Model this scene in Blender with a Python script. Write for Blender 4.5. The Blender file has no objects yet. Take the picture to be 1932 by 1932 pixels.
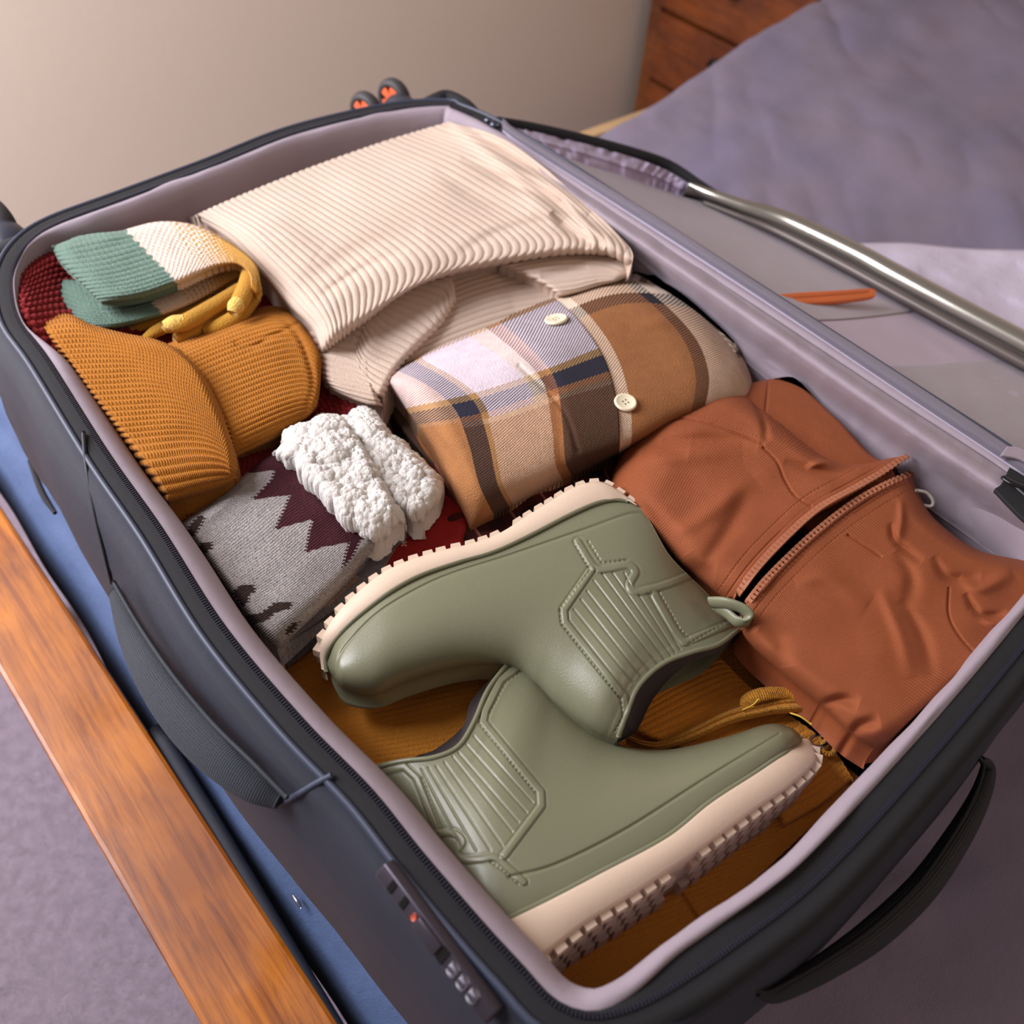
import bpy, math, random
import numpy as np
from mathutils import Vector, Matrix

# ------------------------------------------------------------------ camera, light, exposure
ZR = 0.77                       # height of the suitcase rim above the floor
F = 1771.5                      # focal length in pixels of the 1932 px frame
CAMP = np.array([-0.1162868, -0.0424545, 0.4741660])
M = np.array([[0.77461474, -0.62954258, 0.06039995],
              [-0.44343978, -0.60874399, -0.65786922],
              [0.45092479, 0.48281145, -0.75070629]])
scn = bpy.context.scene
cam = bpy.data.cameras.new('camera')
camo = bpy.data.objects.new('camera', cam)
scn.collection.objects.link(camo)
cam.sensor_width = 36.0
cam.lens = 36.0 * F / 1932.0
cam.clip_start = 0.02
Rb = np.array([M[0], -M[1], -M[2]]).T
mw = Matrix([[*Rb[0], CAMP[0]], [*Rb[1], CAMP[1]], [*Rb[2], CAMP[2] + ZR], [0, 0, 0, 1]])
camo.matrix_world = mw
scn.camera = camo
cam.dof.use_dof = True
cam.dof.focus_distance = 0.63
cam.dof.aperture_fstop = 6.0

world = bpy.data.worlds.new('world')
scn.world = world
world.use_nodes = True
wn = world.node_tree.nodes['Background']
wn.inputs['Color'].default_value = (1.0, 0.84, 0.76, 1)
wn.inputs['Strength'].default_value = 0.27


def area(name, loc, target, size, power, color):
    l = bpy.data.lights.new(name, 'AREA')
    l.shape = 'RECTANGLE'
    l.size, l.size_y = size
    l.energy = power
    l.color = color
    o = bpy.data.objects.new(name, l)
    scn.collection.objects.link(o)
    o.location = loc
    o.rotation_euler = (Vector(target) - Vector(loc)).to_track_quat('-Z', 'Y').to_euler()
    return o


area('window_light_low', (-0.80, 1.36, 1.10), (0.3, 1.62, 0.6), (0.5, 0.6), 13, (0.98, 0.94, 1.0))
area('window_light', (-0.72, 1.18, 1.72), (0.38, 0.72, 0.7), (0.8, 0.9), 41, (0.92, 0.93, 1.0))
area('warm_fill', (1.2, -1.3, 2.2), (0.4, 0.4, 0.7), (0.5, 0.5), 5, (1.0, 0.72, 0.5))  # added warm fill for the room, no lamp known at this spot

scn.view_settings.view_transform = 'Standard'
scn.view_settings.look = 'None'
scn.view_settings.exposure = 0.0
scn.view_settings.gamma = 1.0
scn.view_settings.use_curve_mapping = False

rng = np.random.default_rng(7)
random.seed(7)


# ------------------------------------------------------------------ helpers: rays
def UA(px, py, h):
    """pixel arrays + height (relative to rim) -> world points"""
    px = np.asarray(px, float); py = np.asarray(py, float); h = np.asarray(h, float)
    px, py, h = np.broadcast_arrays(px, py, h)
    d = np.stack([(px - 966) / F, (py - 966) / F, np.ones_like(px)], -1) @ M
    t = (h - CAMP[2]) / d[..., 2]
    P = CAMP + t[..., None] * d
    P[..., 2] += ZR
    return P


def U(px, py, h):
    return UA(px, py, h)


def PJ(X, Y, h):
    c = M @ (np.array([X, Y, h]) - CAMP)
    return (966 + F * c[0] / c[2], 966 + F * c[1] / c[2])


def UX(px, py, X):
    d = np.array([(px - 966) / F, (py - 966) / F, 1.0]) @ M
    P = CAMP + (X - CAMP[0]) / d[0] * d
    P[2] += ZR
    return P


def UY(px, py, Y):
    d = np.array([(px - 966) / F, (py - 966) / F, 1.0]) @ M
    P = CAMP + (Y - CAMP[1]) / d[1] * d
    P[2] += ZR
    return P


def crw(n, R, closed=False):
    """catmull-rom weights n x R"""
    W = np.zeros((n, R))
    if closed:
        ts = np.arange(n) / n * R
    else:
        ts = np.linspace(0, R - 1, n)
    for a, t in enumerate(ts):
        i = int(min(math.floor(t), R - 1 if closed else R - 2)); f = t - i
        w = [(-f + 2 * f * f - f ** 3) / 2, (2 - 5 * f * f + 3 * f ** 3) / 2, (f + 4 * f * f - 3 * f ** 3) / 2, (-f * f + f ** 3) / 2]
        for k in range(4):
            j = i - 1 + k
            if closed:
                W[a, j % R] += w[k]
            elif j < 0:
                W[a, 0] += 2 * w[k]; W[a, 1] -= w[k]
            elif j > R - 1:
                W[a, R - 1] += 2 * w[k]; W[a, R - 2] -= w[k]
            else:
                W[a, j] += w[k]
    return W


def spl(pts, n, closed=False):
    p = np.array(pts, float)
    if len(p) == 2 and not closed:
        return p[0] + (p[1] - p[0]) * np.linspace(0, 1, n)[:, None]
    return crw(n, len(p), closed) @ p


def arc(pts, n):
    """resample polyline to equal steps"""
    p = np.array(pts, float)
    s = np.concatenate([[0], np.cumsum(np.linalg.norm(np.diff(p, axis=0), axis=1))])
    t = np.linspace(0, s[-1], n)
    return np.stack([np.interp(t, s, p[:, k]) for k in range(p.shape[1])], -1)


def pdist(PX, PY, poly, smooth=True):
    """distance to polyline and arclength of the nearest point"""
    p = np.array(poly, float)
    if smooth and len(p) > 2:
        p = spl(p, 8 * len(p))
    best = np.full(PX.shape, 1e9); sb = np.zeros(PX.shape); s0 = 0
    for a, b in zip(p[:-1], p[1:]):
        ab = b - a; L = np.hypot(*ab)
        if L < 1e-6:
            continue
        t = np.clip(((PX - a[0]) * ab[0] + (PY - a[1]) * ab[1]) / (L * L), 0, 1)
        d = np.hypot(PX - a[0] - t * ab[0], PY - a[1] - t * ab[1])
        m = d < best
        best = np.where(m, d, best); sb = np.where(m, s0 + t * L, sb)
        s0 += L
    return best, sb


def inpoly(PX, PY, poly):
    p = np.array(poly, float); r = np.zeros(PX.shape, bool); j = len(p) - 1
    for i in range(len(p)):
        c = ((p[i, 1] > PY) != (p[j, 1] > PY)) & (PX < (p[j, 0] - p[i, 0]) * (PY - p[i, 1]) / (p[j, 1] - p[i, 1] + 1e-9) + p[i, 0])
        r ^= c; j = i
    return r


def sst(a, b, x):
    t = np.clip((x - a) / (b - a), 0, 1)
    return t * t * (3 - 2 * t)


def vnoise(X, Y, sc, seed=0):
    """smooth value noise -1..1"""
    g = np.random.default_rng(seed).uniform(-1, 1, (64, 64))
    x = X / sc; y = Y / sc
    xi = np.floor(x).astype(int); yi = np.floor(y).astype(int)
    fx = x - xi; fy = y - yi
    fx = fx * fx * (3 - 2 * fx); fy = fy * fy * (3 - 2 * fy)
    a = g[xi % 64, yi % 64]; b = g[(xi + 1) % 64, yi % 64]; c = g[xi % 64, (yi + 1) % 64]; d = g[(xi + 1) % 64, (yi + 1) % 64]
    return (a * (1 - fx) + b * fx) * (1 - fy) + (c * (1 - fx) + d * fx) * fy


def srgb(c):
    c = np.asarray(c, float) / 255.0
    return np.where(c <= 0.04045, c / 12.92, ((c + 0.055) / 1.055) ** 2.4)


# ------------------------------------------------------------------ materials
def material(name, rgb=(128, 128, 128), rough=0.85, sheen=0.0, metallic=0.0, attr=False, spec=0.5, coat=0.0,
             var=0.0, var_scale=30.0, var_rgb=None, bumps=(), alpha=None, transm=0.0):
    """bumps: tuples (kind, scale, strength) kind in noise/weave/twill/rib/grid/voronoi/wood"""
    m = bpy.data.materials.new(name)
    m.use_nodes = True
    nt = m.node_tree; N = nt.nodes; L = nt.links
    b = N['Principled BSDF']
    b.inputs['Roughness'].default_value = rough
    b.inputs['Metallic'].default_value = metallic
    b.inputs['Specular IOR Level'].default_value = spec
    b.inputs['Coat Weight'].default_value = coat
    b.inputs['Coat Roughness'].default_value = 0.2
    b.inputs['Sheen Weight'].default_value = sheen
    b.inputs['Sheen Roughness'].default_value = 0.5
    b.inputs['Transmission Weight'].default_value = transm
    lin = tuple(srgb(rgb)) + (1,)
    tc = N.new('ShaderNodeTexCoord')
    src = None
    if attr:
        a = N.new('ShaderNodeAttribute'); a.attribute_name = 'Col'; src = a.outputs['Color']
        b.inputs['Sheen Tint'].default_value = (1, 1, 1, 1)
    else:
        c = N.new('ShaderNodeRGB'); c.outputs[0].default_value = lin; src = c.outputs[0]
        b.inputs['Sheen Tint'].default_value = tuple(min(1, x * 0.5 + 0.5) for x in lin[:3]) + (1,)
    if var > 0:
        nz = N.new('ShaderNodeTexNoise'); nz.inputs['Scale'].default_value = var_scale; nz.inputs['Detail'].default_value = 5
        L.new(tc.outputs['Object'], nz.inputs['Vector'])
        mx = N.new('ShaderNodeMix'); mx.data_type = 'RGBA'; mx.blend_type = 'MIX' if var_rgb else 'MULTIPLY'
        mr = N.new('ShaderNodeMapRange'); mr.inputs['From Min'].default_value = 0.35; mr.inputs['From Max'].default_value = 0.65
        mr.inputs['To Max'].default_value = var
        L.new(nz.outputs['Fac'], mr.inputs['Value']); L.new(mr.outputs['Result'], mx.inputs['Factor'])
        L.new(src, mx.inputs['A'])
        mx.inputs['B'].default_value = tuple(srgb(var_rgb)) + (1,) if var_rgb else (0.45, 0.45, 0.45, 1)
        src = mx.outputs['Result']
    L.new(src, b.inputs['Base Color'])
    prev = None
    for kind, sc, st in bumps:
        h = None
        if kind == 'noise':
            t = N.new('ShaderNodeTexNoise'); t.inputs['Scale'].default_value = sc; t.inputs['Detail'].default_value = 4
            L.new(tc.outputs['Object'], t.inputs['Vector']); h = t.outputs['Fac']
        elif kind == 'voronoi':
            t = N.new('ShaderNodeTexVoronoi'); t.inputs['Scale'].default_value = sc
            L.new(tc.outputs['Object'], t.inputs['Vector']); h = t.outputs['Distance']
        elif kind in ('weave', 'twill', 'rib', 'grid'):
            def wave(rot, s):
                mp = N.new('ShaderNodeMapping'); mp.inputs['Rotation'].default_value = (0, 0, rot)
                w = N.new('ShaderNodeTexWave'); w.inputs['Scale'].default_value = s; w.inputs['Detail'].default_value = 0
                w.wave_profile = 'SIN'
                L.new(tc.outputs['UV'], mp.inputs['Vector']); L.new(mp.outputs[0], w.inputs['Vector'])
                w.inputs['Distortion'].default_value = 0.0
                return w.outputs['Fac']
            if kind == 'rib':
                h = wave(0, sc * 0.314)
            elif kind == 'twill':
                h = wave(math.radians(45), sc * 0.314)
            else:
                w1 = wave(0, sc * 0.314); w2 = wave(math.radians(90), sc * 0.314)
                mm = N.new('ShaderNodeMath'); mm.operation = 'MULTIPLY' if kind == 'weave' else 'MAXIMUM'
                L.new(w1, mm.inputs[0]); L.new(w2, mm.inputs[1]); h = mm.outputs[0]
                if kind == 'grid':
                    pw = N.new('ShaderNodeMath'); pw.operation = 'POWER'; pw.inputs[1].default_value = 6
                    L.new(h, pw.inputs[0]); h = pw.outputs[0]
        bp = N.new('ShaderNodeBump'); bp.inputs['Strength'].default_value = min(1, st); bp.inputs['Distance'].default_value = 0.001 * max(1, st)
        L.new(h, bp.inputs['Height'])
        if prev:
            L.new(prev, bp.inputs['Normal'])
        prev = bp.outputs['Normal']
    if prev:
        L.new(prev, b.inputs['Normal'])
    return m


# ------------------------------------------------------------------ object helpers
COL = scn.collection


def props(o, label=None, cat=None, group=None, kind=None):
    if label: o['label'] = label
    if cat: o['category'] = cat
    if group: o['group'] = group
    if kind: o['kind'] = kind
    return o


def thing(name, label, cat, loc=(0, 0, 0), group=None):
    o = bpy.data.objects.new(name, None)
    o.empty_display_size = 0.02
    COL.objects.link(o); o.location = loc
    return props(o, label, cat, group)


def link(name, me, mat, parent=None, smooth=True):
    if mat is not None:
        me.materials.append(mat)
    if smooth:
        me.polygons.foreach_set('use_smooth', np.ones(len(me.polygons), bool))
    o = bpy.data.objects.new(name, me)
    COL.objects.link(o)
    if parent is not None:
        o.parent = parent
        o.matrix_parent_inverse = Matrix.Translation(-Vector(parent.location)) if parent.type == 'EMPTY' else Matrix.Identity(4)
    return o


def raw(name, V, Fc, mat, parent=None, smooth=True, uv=None, col=None):
    V = np.asarray(V, float)
    me = bpy.data.meshes.new(name)
    Fc = np.asarray(Fc) if not isinstance(Fc, list) else Fc
    if isinstance(Fc, np.ndarray):
        n, k = Fc.shape
        me.vertices.add(len(V)); me.vertices.foreach_set('co', V.ravel())
        me.loops.add(n * k); me.loops.foreach_set('vertex_index', Fc.ravel().astype(np.int32))
        me.polygons.add(n); me.polygons.foreach_set('loop_start', (np.arange(n) * k).astype(np.int32))
        me.update(calc_edges=True)
    else:
        me.from_pydata([tuple(v) for v in V], [], Fc)
        me.update()
    if uv is not None:
        l = me.uv_layers.new(name='UVMap')
        vi = np.empty(len(me.loops), np.int32); me.loops.foreach_get('vertex_index', vi)
        l.data.foreach_set('uv', np.asarray(uv, float)[vi].ravel())
    if col is not None:
        a = me.color_attributes.new('Col', 'FLOAT_COLOR', 'POINT')
        c = np.ones((len(V), 4)); c[:, :3] = col
        a.data.foreach_set('color', c.ravel())
    me.validate()
    return link(name, me, mat, parent, smooth)


def gridfaces(nu, nv, closed_u=False, closed_v=False):
    iu = np.arange(nu if closed_u else nu - 1); iv = np.arange(nv if closed_v else nv - 1)
    A, B = np.meshgrid(iu, iv, indexing='ij')
    A1 = (A + 1) % nu; B1 = (B + 1) % nv
    return np.stack([A * nv + B, A1 * nv + B, A1 * nv + B1, A * nv + B1], -1).reshape(-1, 4)


def normals(P):
    a = np.gradient(P, axis=0); b = np.gradient(P, axis=1)
    n = np.cross(a, b); n /= np.linalg.norm(n, axis=-1, keepdims=True) + 1e-12
    d = P - (CAMP + np.array([0, 0, ZR]))
    s = np.where((n * d).sum(-1) > 0, -1, 1)
    return n * s[..., None]


def E(t, w):
    if w <= 0:
        return np.ones_like(t)
    x = np.clip(t / w, 0, 1)
    return np.sqrt(np.clip(1 - (1 - x) ** 2, 0, 1))


INSIDE = [False]


class Patch:
    """a cloth surface laid out through a grid of image points, every point given its own real height"""

    def __init__(s, ctrl, nu, nv, base=0.0, T=0.0, w=(0.2, 0.2, 0.2, 0.2), wav=0.0, wsc=0.05, seed=1):
        R = len(ctrl); C = len(ctrl[0])
        A = np.array([[(*p, 0.0) if len(p) == 2 else p for p in r] for r in ctrl], float)
        Wu = crw(nu, R) if R > 2 else spl([(0,), (1,)], nu) * [0, 1] + (1 - spl([(0,), (1,)], nu)) * [1, 0]
        Wv = crw(nv, C) if C > 2 else spl([(0,), (1,)], nv) * [0, 1] + (1 - spl([(0,), (1,)], nv)) * [1, 0]
        G = np.einsum('ur,rck,vc->uvk', Wu, A, Wv)
        s.nu, s.nv = nu, nv
        s.PX, s.PY = G[..., 0], G[..., 1]
        s.u, s.v = np.meshgrid(np.linspace(0, 1, nu), np.linspace(0, 1, nv), indexing='ij')
        s.H = base + G[..., 2] + T * E(s.u, w[0]) * E(1 - s.u, w[1]) * E(s.v, w[2]) * E(1 - s.v, w[3])
        if wav:
            P = UA(s.PX, s.PY, s.H)
            s.H = s.H + wav * (vnoise(P[..., 0] + 9, P[..., 1] + 9, wsc, seed) + 0.5 * vnoise(P[..., 0] + 9, P[..., 1] + 9, wsc * 0.45, seed + 1))
        s.D = np.zeros_like(s.H)
        s.col = None
        s.inside = INSIDE[0]

    def fold(s, poly, w, a, smooth=True, p=2):
        d, q = pdist(s.PX, s.PY, poly, smooth)
        f = 1.0
        if w > 5:
            L = q.max() + 1e-6; f = np.sin(np.pi * np.clip(q / L, 0.0, 1.0)) ** 0.7; w = w * (0.75 + 0.5 * q / L)
        s.H = s.H + a * f * np.exp(-(d / w) ** p)
        return s

    def step(s, poly, w, a):
        """raise everything inside the polygon"""
        d, _ = pdist(s.PX, s.PY, list(poly) + [poly[0]], False)
        i = inpoly(s.PX, s.PY, poly)
        s.H = s.H + a * sst(-w, w, np.where(i, d, -d))
        return s

    def stitch(s, poly, period=9.0, w=1.8, a=0.0005, smooth=True):
        d, q = pdist(s.PX, s.PY, poly, smooth)
        s.H = s.H - a * np.exp(-(d / w) ** 2) * (0.35 + 0.65 * (np.sin(q * 2 * np.pi / period) > -0.3))
        return s

    def color(s, rgb):
        s.col = np.zeros(s.H.shape + (3,)) + srgb(rgb)
        return s

    def paint(s, mask, rgb):
        m = np.asarray(mask, float)[..., None]
        s.col = s.col * (1 - m) + srgb(rgb) * m
        return s

    def build(s, name, mat, parent=None, T=0.02, r=0.01, K=4, close=True):
        P = UA(s.PX, s.PY, s.H)
        if getattr(s, 'inside', False):      # cloth pressed against the inner walls instead of passing through them
            d = np.stack([(s.PX - 966) / F, (s.PY - 966) / F, np.ones_like(s.PX)], -1) @ M
            t = (P[..., 2] - ZR - CAMP[2]) / d[..., 2]
            t = np.minimum(t, (0.4735 - CAMP[0]) / d[..., 0]); yl = np.interp((CAMP + t[..., None] * d)[..., 0], [-0.02, 0.01, 0.06, 0.12, 0.31, 0.42, 0.47], [0.70, 0.722, 0.736, 0.742, 0.763, 0.756, 0.742]); t = np.minimum(t, (yl - CAMP[1]) / d[..., 1])
            t = np.maximum(t, (-0.004 - CAMP[0]) / d[..., 0]); t = np.maximum(t, (0.0035 - CAMP[1]) / d[..., 1])
            P = CAMP + t[..., None] * d; P[..., 2] += ZR
        N = normals(P)
        P = P + N * s.D[..., None]
        s.P, s.N = P, N
        nu, nv = s.nu, s.nv
        Lu = np.linalg.norm(np.diff(P[::1, nv // 2], axis=0), axis=1).sum()
        Lv = np.linalg.norm(np.diff(P[nu // 2, ::1], axis=0), axis=1).sum()
        s.Lu, s.Lv = Lu, Lv
        uv = np.stack([s.u * Lu, s.v * Lv], -1).reshape(-1, 2)
        V = P.reshape(-1, 3); Fc = gridfaces(nu, nv)
        col = s.col.reshape(-1, 3) if s.col is not None else None
        if close:
            ids = np.arange(nu * nv).reshape(nu, nv)
            loop = np.concatenate([ids[0, :-1], ids[:-1, -1], ids[-1, :0:-1], ids[:0:-1, 0]])
            inn = np.concatenate([ids[min(5, nu - 1), :-1], ids[:-1, -min(6, nv)], ids[-min(6, nu), :0:-1], ids[:0:-1, min(5, nv - 1)]])
            B = V[loop]; I = V[inn] - B; I[:, 2] = 0
            for _ in range(12):
                I = (np.roll(I, 1, 0) + I * 2 + np.roll(I, -1, 0)) / 4
            I /= np.linalg.norm(I, axis=1, keepdims=True) + 1e-9
            nb = len(loop); Vs = [V]; Fs = [Fc]; uvs = [uv]; cs = [col]
            prev = loop
            for k in range(1, K + 1):
                t = k / K * math.pi / 2
                Q = B + I * (r * (1 - math.cos(t))); Q[:, 2] -= T * math.sin(t)
                new = np.arange(nb) + sum(len(q) for q in Vs)
                Vs.append(Q); uvs.append(uv[loop])
                if col is not None: cs.append(col[loop])
                Fs.append(np.stack([prev, np.roll(prev, -1), np.roll(new, -1), new], -1))
                prev = new
            V = np.concatenate(Vs); Fc = np.concatenate(Fs); uv = np.concatenate(uvs)
            if col is not None: col = np.concatenate(cs)
        return raw(name, V, Fc, mat, parent, True, uv, col)


def tube(name, pts, rad, mat, parent=None, n=40, k=12, flat=1.0, closed=False, caps=True, up=(0, 0, 1)):
    """round or flattened tube through world points, radius per point"""
    c = spl(pts, n, closed)
    r = spl([(x,) for x in (rad if hasattr(rad, '__len__') else [rad] * len(pts))], n, closed)[:, 0] if not isinstance(rad, np.ndarray) or len(rad) != n else rad
    t = np.gradient(c, axis=0)
    if closed:
        t = np.roll(c, -1, 0) - np.roll(c, 1, 0)
    t /= np.linalg.norm(t, axis=1, keepdims=True) + 1e-12
    upv = np.array(up, float)
    s = np.cross(t, upv); s /= np.linalg.norm(s, axis=1, keepdims=True) + 1e-9
    q = np.cross(s, t)
    a = np.linspace(0, 2 * np.pi, k, endpoint=False)
    V = c[:, None] + r[:, None, None] * (np.cos(a)[None, :, None] * s[:, None] + flat * np.sin(a)[None, :, None] * q[:, None])
    V = V.reshape(-1, 3)
    Fc = gridfaces(n, k, closed, True).tolist()
    if not closed and caps:
        V = np.concatenate([V, [c[0] - t[0] * r[0] * 0.5, c[-1] + t[-1] * r[-1] * 0.5]])
        a0, a1 = len(V) - 2, len(V) - 1
        for i in range(k):
            Fc.append([a0, (i + 1) % k, i]); Fc.append([a1, (n - 1) * k + i, (n - 1) * k + (i + 1) % k])
    uv = np.zeros((len(V), 2)); ss = np.concatenate([[0], np.cumsum(np.linalg.norm(np.diff(c, axis=0), axis=1))])
    uv[:n * k, 0] = np.repeat(ss, k); uv[:n * k, 1] = np.tile(a * float(r.mean()), n)
    return raw(name, V, Fc, mat, parent, True, uv)


def boxmesh(name, c, ax, half, mat, parent=None, bev=0.0, smooth=False):
    """box with centre c, axes ax (3x3 rows), half sizes"""
    c = np.array(c, float); ax = np.array(ax, float)
    if bev <= 0:
        s = np.array([[x, y, z] for x in (-1, 1) for y in (-1, 1) for z in (-1, 1)], float)
        V = c + (s * half) @ ax
        Fc = [[0, 1, 3, 2], [4, 6, 7, 5], [0, 4, 5, 1], [2, 3, 7, 6], [0, 2, 6, 4], [1, 5, 7, 3]]
        return raw(name, V, Fc, mat, parent, smooth)
    import bmesh
    bm = bmesh.new()
    bmesh.ops.create_cube(bm, size=2)
    for v in bm.verts:
        v.co = Vector([v.co[i] * half[i] for i in range(3)])
    bmesh.ops.bevel(bm, geom=bm.edges[:], offset=bev, segments=2, affect='EDGES', profile=0.5)
    mt = Matrix([[*ax[:, 0]], [*ax[:, 1]], [*ax[:, 2]]])
    for v in bm.verts:
        v.co = mt @ v.co + Vector(c)
    me = bpy.data.meshes.new(name); bm.to_mesh(me); bm.free()
    return link(name, me, mat, parent, smooth)


I3 = np.eye(3)

# ================================================================== the room
def room():
    carpet = material('carpet', (188, 170, 188), rough=1.0, sheen=0.10, var=0.35, var_scale=60, bumps=[('noise', 260, 6), ('noise', 900, 4)])
    wallm = material('wall_paint', (238, 222, 204), rough=0.9, bumps=[('noise', 90, 0.25)])
    f = boxmesh('floor', (0.3, 0.2, -0.02), I3, (2.4, 2.2, 0.02), carpet); props(f, kind='structure')
    w = boxmesh('wall_back', (0.3, 1.70, 1.25), I3, (2.4, 0.04, 1.25), wallm); props(w, kind='structure')
    w = boxmesh('wall_right', (2.74, 0.2, 1.25), I3, (0.04, 1.46, 1.25), wallm); props(w, kind='structure')


def woodmat(name, base, dark, sc=1.0, coat=0.5, rough=0.35, glare=False):
    m = material(name, base, rough=rough, coat=coat)
    nt = m.node_tree; N = nt.nodes; L = nt.links; b = N['Principled BSDF']
    tc = N.new('ShaderNodeTexCoord')
    mp = N.new('ShaderNodeMapping'); mp.inputs['Scale'].default_value = (60 * sc, 3.5 * sc, 60 * sc)
    mp.inputs['Rotation'].default_value = (0, 0, 0.12)
    n1 = N.new('ShaderNodeTexNoise'); n1.inputs['Scale'].default_value = 2.2; n1.inputs['Detail'].default_value = 8; n1.inputs['Roughness'].default_value = 0.7
    n1.inputs['Distortion'].default_value = 0.6
    L.new(tc.outputs['Object'], mp.inputs['Vector']); L.new(mp.outputs[0], n1.inputs['Vector'])
    cr = N.new('ShaderNodeValToRGB')
    cr.color_ramp.elements[0].position = 0.33; cr.color_ramp.elements[0].color = tuple(srgb(dark)) + (1,)
    cr.color_ramp.elements[1].position = 0.56; cr.color_ramp.elements[1].color = tuple(srgb(base)) + (1,)
    L.new(n1.outputs['Fac'], cr.inputs['Fac'])
    n2 = N.new('ShaderNodeTexNoise'); n2.inputs['Scale'].default_value = 9 * sc; n2.inputs['Detail'].default_value = 4
    L.new(tc.outputs['Object'], n2.inputs['Vector'])
    c2 = N.new('ShaderNodeValToRGB')
    c2.color_ramp.elements[0].position = 0.38; c2.color_ramp.elements[0].color = (0.55, 0.42, 0.34, 1)
    c2.color_ramp.elements[1].position = 0.62; c2.color_ramp.elements[1].color = (1.1, 1.05, 0.9, 1)
    L.new(n2.outputs['Fac'], c2.inputs['Fac'])
    mx = N.new('ShaderNodeMix'); mx.data_type = 'RGBA'; mx.blend_type = 'MULTIPLY'; mx.inputs['Factor'].default_value = 0.8
    L.new(cr.outputs['Color'], mx.inputs['A']); L.new(c2.outputs['Color'], mx.inputs['B'])
    L.new(mx.outputs['Result'], b.inputs['Base Color'])
    # scratches and worn varnish
    n3 = N.new('ShaderNodeTexNoise'); n3.inputs['Scale'].default_value = 14; n3.inputs['Detail'].default_value = 6; n3.inputs['Distortion'].default_value = 1.5
    L.new(tc.outputs['Object'], n3.inputs['Vector'])
    mr = N.new('ShaderNodeMapRange'); mr.inputs['From Min'].default_value = 0.3; mr.inputs['From Max'].default_value = 0.7
    mr.inputs['To Min'].default_value = rough - 0.08; mr.inputs['To Max'].default_value = rough + 0.22
    L.new(n3.outputs['Fac'], mr.inputs['Value']); L.new(mr.outputs['Result'], b.inputs['Roughness'])
    bp = N.new('ShaderNodeBump'); bp.inputs['Strength'].default_value = 0.25; bp.inputs['Distance'].default_value = 0.0006
    L.new(n3.outputs['Fac'], bp.inputs['Height']); L.new(bp.outputs['Normal'], b.inputs['Normal'])
    return m


BEDZ = -0.235


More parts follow.
